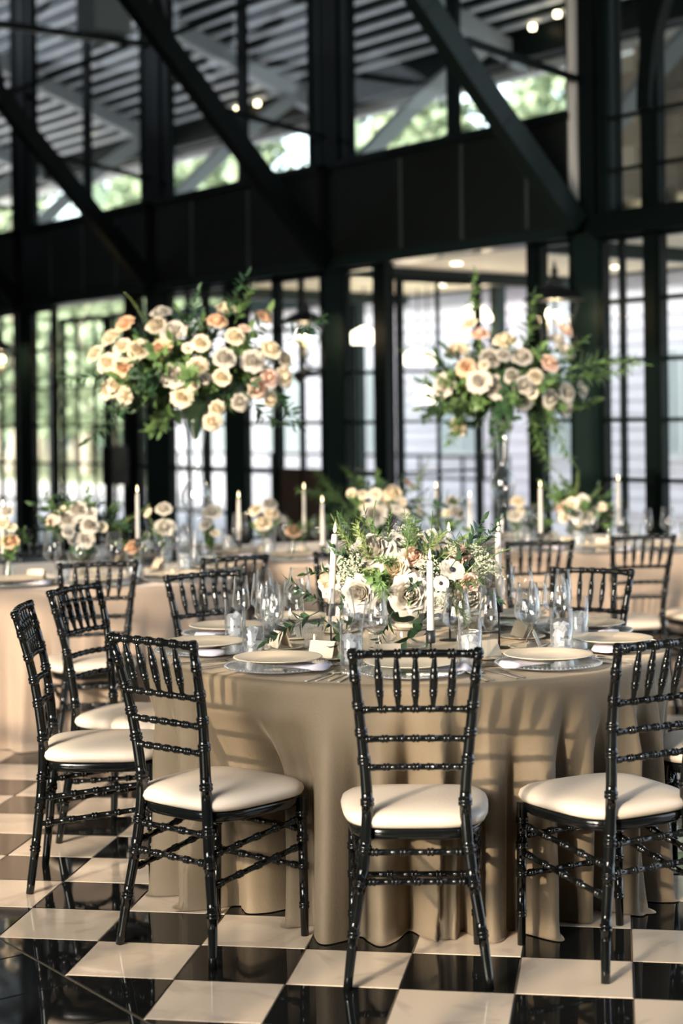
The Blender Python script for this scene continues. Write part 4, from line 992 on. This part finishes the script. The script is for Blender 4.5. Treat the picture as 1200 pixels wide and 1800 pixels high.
RL = [(779, 675, 'w', 20), (803, 613, 'c', 18), (841, 669, 'w', 20), (877, 679, 'w', 21), (861, 628, 'w', 20), (843, 585, 'b', 18), (887, 596, 'c', 21), (917, 625, 'w', 20), (885, 623, 'w', 14), (900, 660, 'w', 15), (924, 676, 'w', 18), (921, 703, 'w', 17), (941, 661, 'c', 14), (967, 637, 'b', 16), (981, 596, 'w', 16), (995, 613, 'w', 17), (995, 579, 'b', 16), (969, 701, 'w', 17), (999, 690, 'w', 17), (1025, 684, 'w', 16), (997, 718, 'w', 14), (817, 644, 'p', 16), (803, 751, 'c', 15), (823, 567, 'c', 14), (850, 640, 'c', 12), (935, 690, 'c', 12)]
def bouquet(V, zc, rad, lst, label, seed, droop):
    r = random.Random(seed); c = Vector((V.x, V.y, zc))
    root = thing('flower_arrangement', label, 'flowers', (V.x, V.y, Z + 0.79))
    MB().lathe([(0.0005, -0.12), (0.012, -0.11), (0.028, -0.06), (0.06, 0.02), (0.10, 0.08), (0.13, 0.16), (0.08, 0.24), (0.0005, 0.28)], 12).build('stem_cluster', M['leaf_dark'], root)
    bouquet_px(root, c, rad, lst, 1.0, r)
    filler(root, c - Vector((0, 0, 0.08)), (rad[0], rad[1], rad[2]), 46, RUSC + LEAFY, 0.27, (0.05, 0.52), -0.35, 'leaf_spray', seed)
    filler(root, c - Vector((0, 0, 0.10)), (rad[0], rad[1], rad[2]), 26, FERN + LEAFY, 0.27, (0.05, 0.50), -0.5, 'leaf_spray', seed + 1)
    filler(root, c - Vector((0, 0, 0.05)), (rad[0] * .8, rad[1] * .8, rad[2] * .9), 30, RUSC + LEAFY, 0.22, (0.3, 0.75), -0.3, 'leaf_spray', seed + 2)
    for px, py, qx, qy, s, me in droop:
        a0, a1 = at(px, py, V.y - 0.2), at(px + qx, py + qy, V.y - 0.25); spray(root, a0, a1 - a0, s, me, 'leaf_spray')
bouquet(VL, 1.76, (0.50, 0.42, 0.31), LL, 'big cream and peach rose bouquet with trailing greenery in the left tall vase', 21,
    [(225, 690, -25, 60, .28, RUSC[0]), (200, 650, -50, 30, .22, RUSC[1]), (470, 690, 40, 25, .24, RUSC[2]), (400, 560, 12, -50, .22, RUSC[0]), (412, 570, 25, -60, .20, LEAFY[0]), (500, 600, 50, -20, .26, RUSC[1]), (335, 600, 0, -60, .24, RUSC[2]), (440, 700, 20, 40, .22, RUSC[1]), (250, 560, -20, -50, .16, SPIKE[0]), (300, 700, -10, 50, .18, LEAFY[1]), (480, 680, 30, 50, .2, RUSC[0])])
bouquet(VR, 1.68, (0.46, 0.40, 0.30), RL, 'big white rose bouquet with ferns in the right tall vase beside the lantern', 31,
    [(960, 700, 10, 80, .36, FERN[0]), (930, 720, 15, 90, .34, FERN[1]), (1000, 650, 70, -25, .38, FERN[0]), (1000, 660, 60, 10, .34, FERN[1]), (830, 560, 5, -60, .24, LEAFY[0]), (925, 600, 12, -70, .26, LEAFY[1]), (790, 640, -40, -20, .26, FERN[1]), (790, 680, -40, 40, .26, RUSC[0]), (850, 720, 20, 50, .24, RUSC[1]), (900, 720, -20, 60, .26, FERN[0]), (820, 720, -30, 50, .22, LEAFY[2]), (980, 640, 40, -40, .2, LEAFY[1])])

# ---- low bouquets on the rear tables
BOWL = MB().lathe([(0.0005, 0), (0.05, 0), (0.045, 0.012), (0.03, 0.03), (0.06, 0.06), (0.085, 0.10), (0.082, 0.10), (0.055, 0.066), (0.0005, 0.045)], 24).mesh('glass_bowl', M['glass'])
def low_bouquet(p, rad, lst, label, vlabel, seed, extra=()):
    r = random.Random(seed); p = Vector((p[0], p[1], Z)); put(BOWL, 'glass_bowl', 'vase', vlabel, p, 0, 'footed glass bowls')
    c = p + Vector((0, 0, 0.10 + rad[2] * 0.75)); root = thing('flower_arrangement', label, 'flowers', p + Vector((0, 0, 0.05)))
    MB().lathe([(0.0005, 0.0), (0.045, 0.02), (0.07, 0.06), (0.06, 0.11), (0.0005, 0.14)], 10).build('moss_ball', M['leaf_dark'], root)
    bouquet_px(root, c, rad, lst, 1.0, r)
    filler(root, c, rad, 26, LEAFY + RUSC, 0.16, (0.1, 0.6), -0.5, 'leaf_spray', seed); filler(root, c, rad, 8, FERN + FROND, 0.15, (0.2, 0.7), -0.4, 'leaf_spray', seed + 1)
    for px, py, qx, qy, s, me in extra:
        a0, a1 = at(px, py, p.y - 0.1), at(px + qx, py + qy, p.y - 0.12); spray(root, a0, a1 - a0, s, me, 'leaf_spray')
low_bouquet((-1.33, 8.72), (0.27, 0.22, 0.16), [(88, 915, 'b', 13), (118, 912, 'w', 17), (137, 895, 'w', 18), (158, 922, 'w', 17), (120, 935, 'w', 13), (150, 948, 'w', 14), (180, 925, 'c', 11), (160, 900, 'w', 12), (128, 950, 'w', 9), (108, 895, 'c', 10)], 'low white rose bouquet on the left rear table', 'footed glass bowl under the low bouquet on the left rear table', 41,
    [(95, 905, -12, -30, .13, LEAFY[1]), (190, 930, 45, -15, .2, FROND[0]), (60, 960, -20, -20, .16, LEAFY[0]), (190, 950, 40, 10, .18, LEAFY[2])])
low_bouquet((0.18, 9.75), (0.30, 0.22, 0.20), [(617, 866, 'c', 10), (637, 868, 'c', 11), (660, 867, 'c', 13), (690, 865, 'c', 17), (658, 902, 'w', 21), (720, 848, 'b', 11), (697, 893, 'w', 11), (710, 903, 'w', 12), (708, 880, 'c', 10), (680, 880, 'c', 10), (738, 895, 'w', 11), (640, 890, 'c', 9)], 'wide leafy bouquet of cream flowers on the middle rear table', 'footed glass bowl under the leafy bouquet on the middle rear table', 51,
    [(610, 890, -40, -40, .28, FERN[0]), (600, 880, -45, -10, .26, FERN[1]), (590, 900, -40, 20, .24, FERN[0]), (720, 870, 25, -40, .22, FROND[0]), (740, 890, 40, -10, .26, RUSC[0]), (600, 920, -50, 10, .24, FERN[1]), (740, 910, 45, 10, .24, LEAFY[0]), (640, 860, -20, -25, .18, FERN[0])])
low_bouquet((1.40, 10.15), (0.20, 0.17, 0.15), [(985, 890, 'b', 12), (1005, 885, 'c', 13), (1025, 878, 'w', 13), (1045, 900, 'c', 11), (1012, 905, 'w', 13), (1035, 910, 'w', 13), (990, 910, 'c', 10), (1018, 920, 'c', 9), (1060, 890, 'c', 9)], 'low white and blush bouquet on the right rear table', 'footed glass bowl under the low bouquet on the right rear table', 61,
    [(1010, 880, 5, -35, .16, FROND[1]), (985, 885, -12, -30, .14, LEAFY[1]), (980, 915, -25, 5, .16, LEAFY[2]), (1050, 920, 30, 5, .14, LEAFY[0])])
# ---- bud vases with single stems
BUDV = MB().lathe([(0.0005, 0), (0.028, 0), (0.032, 0.01), (0.034, 0.04), (0.022, 0.075), (0.016, 0.10), (0.019, 0.115), (0.017, 0.115), (0.014, 0.10), (0.019, 0.075), (0.031, 0.04), (0.028, 0.012), (0.0005, 0.009)], 18).mesh('bud_vase', M['glass'])
STEMS = MB().tube([(0, 0, 0.02), (0.004, 0, 0.13)], 0.004, 6).tube([(-0.01, 0.006, 0.02), (0.012, 0, 0.13)], 0.003, 6).tube([(0.01, -0.006, 0.02), (-0.01, 0.004, 0.13)], 0.003, 6).mesh('stems', M['stem'])
def bud_vase(px, Y, lst, label, vlabel):
    p0 = at(px, 950, Y); p = Vector((p0.x, Y, Z)); put(BUDV, 'bud_vase', 'vase', vlabel, p, 0, 'glass bud vases')
    root = thing('cut_flowers', label, 'flowers', p + Vector((0, 0, 0.012))); link('stems', STEMS, root)
    for fx, fy, kind, s in lst:
        q = at(fx, fy, Y - 0.01); flower(root, q, Vector(((fx - px) * .03, -0.7, 0.7)), s * Y / F_PX, ROSES[int(fx) % 3] if s > 11 else RANUN[0], FM[kind], 'rose' if s > 11 else 'ranunculus')
        MB().tube([(0, 0, 0.11), (q - root.location) * 0.97], 0.003, 5).build('stem', M['stem'], root)
    for k in range(3): spray(root, p + Vector((0, 0, 0.10)), (rnd.uniform(-.6, .6), rnd.uniform(-.5, .2), 0.8), 0.11, rnd.choice(LEAFY), 'leaf_spray')
bud_vase(15, 8.15, [(18, 950, 'p', 17), (12, 898, 'w', 13), (20, 925, 'c', 11), (4, 920, 'c', 12)], 'peach rose and white blooms in a bud vase at the left frame edge', 'small bud vase at the left frame edge')
bud_vase(240, 8.35, [(234, 960, 'p', 16), (262, 955, 'w', 10)], 'single peach rose below the left tall bouquet', 'small bud vase holding a peach rose left of the tall vase')
bud_vase(287, 8.95, [(288, 893, 'w', 15), (290, 925, 'w', 17), (258, 900, 'c', 10)], 'white blooms directly left of the left tall vase', 'small bud vase directly left of the left tall vase')
bud_vase(372, 8.75, [(373, 898, 'w', 16), (360, 922, 'w', 12), (378, 935, 'c', 10)], 'white blooms directly right of the left tall vase', 'small bud vase directly right of the left tall vase')
bud_vase(465, 9.6, [(462, 918, 'c', 17), (475, 885, 'w', 13), (448, 895, 'c', 12), (478, 900, 'c', 14), (500, 912, 'w', 10)], 'cream blooms between the two left candles of the middle rear table', 'bud vase of cream blooms on the middle rear table')
bud_vase(515, 9.4, [(516, 932, 'p', 15)], 'single peach rose on the middle rear table', 'bud vase holding the peach rose on the middle rear table')
bud_vase(907, 9.9, [(910, 880, 'c', 12), (905, 905, 'w', 12), (915, 895, 'c', 9)], 'cream blooms directly right of the right tall vase', 'bud vase directly right of the right tall vase')
bud_vase(792, 9.85, [(795, 880, 'w', 13), (805, 900, 'w', 13), (785, 900, 'c', 10)], 'white blooms left of the right tall vase', 'bud vase of white blooms left of the right tall vase')
bud_vase(1070, 10.2, [(1072, 900, 'c', 10), (1062, 910, 'w', 10)], 'small cream blooms by the candle in front of the right windows', 'bud vase by the candle in front of the right windows')

# ---- rear table settings
for T, tn, lst in ((T1, 'left rear table', ((-108, 'left front'), (-74, 'front'), (-40, 'right front'), (-6, 'right'), (30, 'far right'), (70, 'far side'))), (T3, 'middle rear table', ((-140, 'left front'), (-105, 'front left'), (-70, 'front right'), (-35, 'right front'), (180, 'left'))), (T2, 'right rear table', ((-140, 'left front'), (-108, 'front'), (-76, 'right front'), (180, 'left'), (150, 'far left')))):
    for k, (deg, nm) in enumerate(lst): setting(T, deg, 'at the %s setting of the %s' % (nm, tn), k + 1, False)

# ------------------------------------------------------------------ lanterns, lamps, small fittings on the wall
def lantern(a, zt, label):
    p = W(a, -0.36, 0); root = thing('wall_lantern', label, 'lantern', (p.x, p.y, 2.07), math.atan2(WU.y, WU.x), 'black wall lanterns')
    k = M['black_metal']; h = zt - 2.07
    MB().lathe([(0.0005, 0), (0.055, 0), (0.06, 0.012), (0.04, 0.03), (0.0005, 0.03)], 12).build('base', k, root)
    def ring(z, s): return [Vector((x * s, y * s, z)) for x, y in ((-1, -1), (1, -1), (1, 1), (-1, 1))]
    lo, hi = ring(0.03, 0.062), ring(0.30, 0.125)
    for i in range(4):
        MB().beam(lo[i], hi[i], 0.014, 0.014).build('corner_bar', k, root)
        j = (i + 1) % 4; MB().add([lo[i], lo[j], hi[j], hi[i]], [(0, 1, 2, 3)]).build('pane', M['pane'], root)
    MB().add(ring(0.30, 0.165) + ring(0.315, 0.165) + ring(0.39, 0.07) + ring(0.40, 0.045) + ring(0.44, 0.04), [(3, 2, 1, 0)] + [(q * 4 + i, q * 4 + (i + 1) % 4, q * 4 + 4 + (i + 1) % 4, q * 4 + 4 + i) for q in range(4) for i in range(4)] + [(16, 17, 18, 19)]).build('roof', k, root)
    MB().lathe([(0.045, 0.44), (0.06, 0.455), (0.03, 0.475), (0.02, 0.50), (0.034, 0.52), (0.015, 0.545), (0.012, 0.565), (0.0005, h)], 10).build('finial', k, root)
    for x, y in ((-0.035, -0.035), (0.035, -0.035), (0.035, 0.035), (-0.035, 0.035)):
        c = MB().tube([(x, y, 0.03), (x, y, 0.17)], 0.008, 6).build('candle_tube', M['cream'], root)
        MB().lathe([(0.0005, 0), (0.013, 0.012), (0.017, 0.03), (0.010, 0.055), (0.0005, 0.075)], 8, (x, y, 0.17)).build('bulb', M['bulb'], c)
    MB().tube([(0, 0.0, -0.002), (0, 0.06, -0.09), (0, 0.20, -0.10), (0, 0.225, 0.06)], 0.014, 6).build('bracket', k, root)
    lt = bpy.data.lights.new('lantern_light', 'POINT'); lt.energy = 7; lt.color = (1.0, 0.74, 0.42); lt.shadow_soft_size = 0.04
    lo_ = bpy.data.objects.new('lantern_light', lt); COL.objects.link(lo_); lo_.parent = root; lo_.location = (0, 0, 0.21)
lantern(-3.18, 2.66, 'black glowing wall lantern on the centre column'); lantern(0.015, 2.68, 'black glowing wall lantern on the right column above the white bouquet'); lantern(-9.36, 2.66, 'black glowing wall lantern at the left frame edge')
# pendant lamps under the porch
for px, py, Y, s, lb in ((640, 600, 18.5, 0.20, 'glowing dome pendant lamp left of the open door'), (735, 637, 18.8, 0.22, 'glowing dome pendant lamp behind the open door'), (835, 560, 18.0, 0.18, 'glowing dome pendant lamp behind the right tall bouquet'), (752, 705, 18.5, 0.16, 'small glowing lamp left of the right tall bouquet')):
    p = at(px, py, Y); root = thing('pendant_lamp', lb, 'lamp', p, 0, 'pendant lamps beyond the glass')
    MB().lathe([(s, -0.02), (s * .98, 0.02), (s * .75, 0.09), (s * .3, 0.14), (0.02, 0.16)], 20).build('shade', M['lamp'], root)
    MB().tube([(0, 0, 0.155), (0, 0, max(2.95 - p.z, 0.2))], 0.008, 6).build('cord', M['black_metal'], root)
    lt = bpy.data.lights.new('pendant_light', 'POINT'); lt.energy = 45; lt.color = (1.0, 0.80, 0.52); lt.shadow_soft_size = 0.1
    lo_ = bpy.data.objects.new('pendant_light', lt); COL.objects.link(lo_); lo_.parent = root; lo_.location = (0, 0, -0.12)
# spot lamp on the centre column, speaker boxes
sp_ = W(-3.30, -0.25, 2.0); root = thing('spotlight', 'small black spotlight clamped to the centre column', 'spotlight', sp_, math.atan2(WU.y, WU.x))
MB().tube([(-0.10, -0.03, -0.10), (0.03, 0.0, -0.055)], [0.055, 0.042], 12).build('head', M['black_metal'], root); MB().beam((0.0, 0, -0.06), (0.05, 0.12, -0.05), 0.03, 0.03).build('arm', M['black_metal'], root)
root = thing('wall_speaker', 'black box speaker on the steel post left of the tall vase', 'speaker', W(-6.86, -0.22, 0.85)); root.rotation_euler = (0, 0, math.atan2(WU.y, WU.x))
MB().box((0, 0, 0.2), (0.22, 0.2, 0.42)).build('cabinet', M['black_metal'], root); MB().box((0, -0.105, 0.2), (0.19, 0.012, 0.38)).build('grille', M['mesh_panel'], root); MB().box((0, 0.13, 0.2), (0.06, 0.10, 0.06)).build('bracket', M['black_metal'], root)
root = thing('ceiling_speaker', 'pale grey box hung on the truss at top left', 'speaker', W(-6.28, -0.62, 5.49)); root.rotation_euler = (0, 0, math.atan2(WU.y, WU.x))
MB().box((0, 0, 0.35), (0.40, 0.42, 0.70)).build('cabinet', M['speaker'], root); MB().box((-0.205, 0, 0.35), (0.012, 0.40, 0.68)).build('side_panel', M['bench'], root)

# ------------------------------------------------------------------ outside
gr = MB().add([(-80, -40, -0.06), (60, -40, -0.06), (60, 110, -0.06), (-80, 110, -0.06)], [(0, 1, 2, 3)]).build('ground', M['pavement']); struct(gr)
struct(wbox(MB(), -90, 12, 12, 44, -0.06, -0.02).build('lawn', M['grass']))
# pale building beyond the porch with clapboard siding and windows
bd = thing('siding_building', 'pale clapboard building beyond the glass wall', 'building', W(-12, 9.2, 0)); bi = Matrix.Translation(-bd.location)
def badd(o): o.parent = bd; o.matrix_parent_inverse = bi; return o
badd(wobj('wall', M['siding'], None, -21, -4, 9.2, 11.4, -0.06, 3.6))
for k in range(17):
    z = 0.1 + k * 0.205
    badd(MB().beam(W(-21, 9.16, z + 0.1), W(-4, 9.16, z + 0.1), 0.05, 0.185).build('plank', M['siding']))
badd(wobj('roof', M['deck'], None, -21.4, -3.6, 8.8, 11.8, 3.6, 3.8))
for a in (-19.4, -17.0, -14.4, -12.0, -9.6, -7.2):
    f = badd(wobj('window', M['fascia'], None, a - 0.55, a + 0.55, 9.06, 9.13, 0.9, 2.5)); q = wobj('pane', M['pane'], None, a - 0.48, a + 0.48, 9.04, 9.06, 0.97, 2.43); q.parent = f
    q2 = wobj('muntin', M['fascia'], None, a - 0.02, a + 0.02, 9.03, 9.06, 0.97, 2.43); q2.parent = f
# outer posts, railing and benches on the terrace
for k, a in enumerate((-15.0, -12.3, -7.1, -4.6, -1.4)):
    root = thing('porch_post', ('green steel post of the porch, %s' % ('leftmost', 'second from left', 'third from left', 'behind the left bouquet', 'behind the open door')[k]), 'post', W(a, 3.25, -0.06))
    root.rotation_euler = (0, 0, math.atan2(WU.y, WU.x)); MB().box((0, 0, 1.5), (0.12, 0.12, 3.0)).build('shaft', M['steel_green'], root); MB().box((0, 0, 0.04), (0.3, 0.3, 0.08)).build('foot', M['steel_green'], root)
rl = thing('railing', 'dark terrace railing beyond the left glass doors', 'railing', W(-12, 7.4, -0.06)); ri = Matrix.Translation(-rl.location)
for z in (0.62, 0.95): o = MB().beam(W(-20, 7.4, z), W(-9, 7.4, z), 0.05, 0.05).build('rail', M['steel'], None); o.parent = rl; o.matrix_parent_inverse = ri
for k in range(12): o = MB().beam(W(-20 + k, 7.4, -0.06), W(-20 + k, 7.4, 0.95), 0.05, 0.05).build('post', M['steel'], None); o.parent = rl; o.matrix_parent_inverse = ri
# trees
def tree_me(seed, n, h, rad):
    r = random.Random(seed); mb = MB()
    for k in range(n):
        w = r.uniform(0, 2 * PI); u = r.random(); z = h * (0.18 + 0.82 * r.random()); q = rad * math.sqrt(r.random()) * (1.1 - 0.75 * abs(z / h - 0.5) * 1.3)
        p = Vector((q * math.cos(w), q * math.sin(w), z)); d = Vector((r.gauss(0, 1), r.gauss(0, 1), r.gauss(0, .6)))
        leaf(mb, p, d, Vector((r.gauss(0, 1), r.gauss(0, 1), 1)), r.uniform(.25, .5), r.uniform(.07, .14))
    return mb.mesh('foliage', M['tree_leaf'])
TREES = [tree_me(1, 2600, 8.5, 1.9), tree_me(2, 2600, 10, 1.7), tree_me(3, 2000, 7, 2.0)]
def trunk_me(seed, h):
    r = random.Random(seed); pts = [Vector((r.uniform(-.15, .15), r.uniform(-.15, .15), h * i / 6)) for i in range(7)]
    return MB().tube(pts, [0.20 - 0.022 * i for i in range(7)], 8).mesh('trunk', M['bark'])
TRUNK = [trunk_me(1, 9), trunk_me(2, 11), trunk_me(3, 8)]
r = random.Random(77); k = 0
for row, (b, n, a0, st) in enumerate(((15.0, 9, -44, 4.1), (19.5, 10, -51, 4.2), (24.5, 10, -58, 4.6))):
    for i in range(n):
        a = a0 + i * st + r.uniform(-.5, .5); q = (i + row) % 3
        t = thing('tree', 'pale-trunked green tree in the woodland beyond the hall', 'tree', W(a, b + r.uniform(-.5, .5), -0.02), r.uniform(0, 6), 'woodland trees outside'); k += 1
        link('trunk', TRUNK[q], t); link('foliage', TREES[q], t)

def conifer_me(seed, h, rad):
    r = random.Random(seed); mb = MB(); n = 14
    for t in range(11):
        z0 = h * (0.04 + 0.085 * t); R0 = rad * (1.0 - 0.075 * t); vs = []
        for k in range(n):
            w = 2 * PI * k / n + 0.2 * t; q = R0 * r.uniform(.72, 1.1); vs.append((q * math.cos(w), q * math.sin(w), z0 + r.uniform(-.25, .25)))
        vs.append((r.uniform(-.1, .1), r.uniform(-.1, .1), z0 + h * 0.17))
        mb.add(vs, [(k, (k + 1) % n, n) for k in range(n)])
    return mb.mesh('crown', M['conifer'])
CONI = [conifer_me(1, 15, 2.6), conifer_me(2, 17, 2.8)]
ctr = MB().lathe([(0.28, 0), (0.2, 4), (0.05, 13)], 8).mesh('trunk', M['bark'])
for i in range(13):
    t = thing('conifer', 'tall grey-green conifer closing the woodland behind the pale-trunked trees', 'tree', W(-72 + i * 5.3, 31 + (i % 2) * 1.2, -0.02), i * 1.3, 'tall conifers far outside')
    link('crown', CONI[i % 2], t); link('trunk', ctr, t)
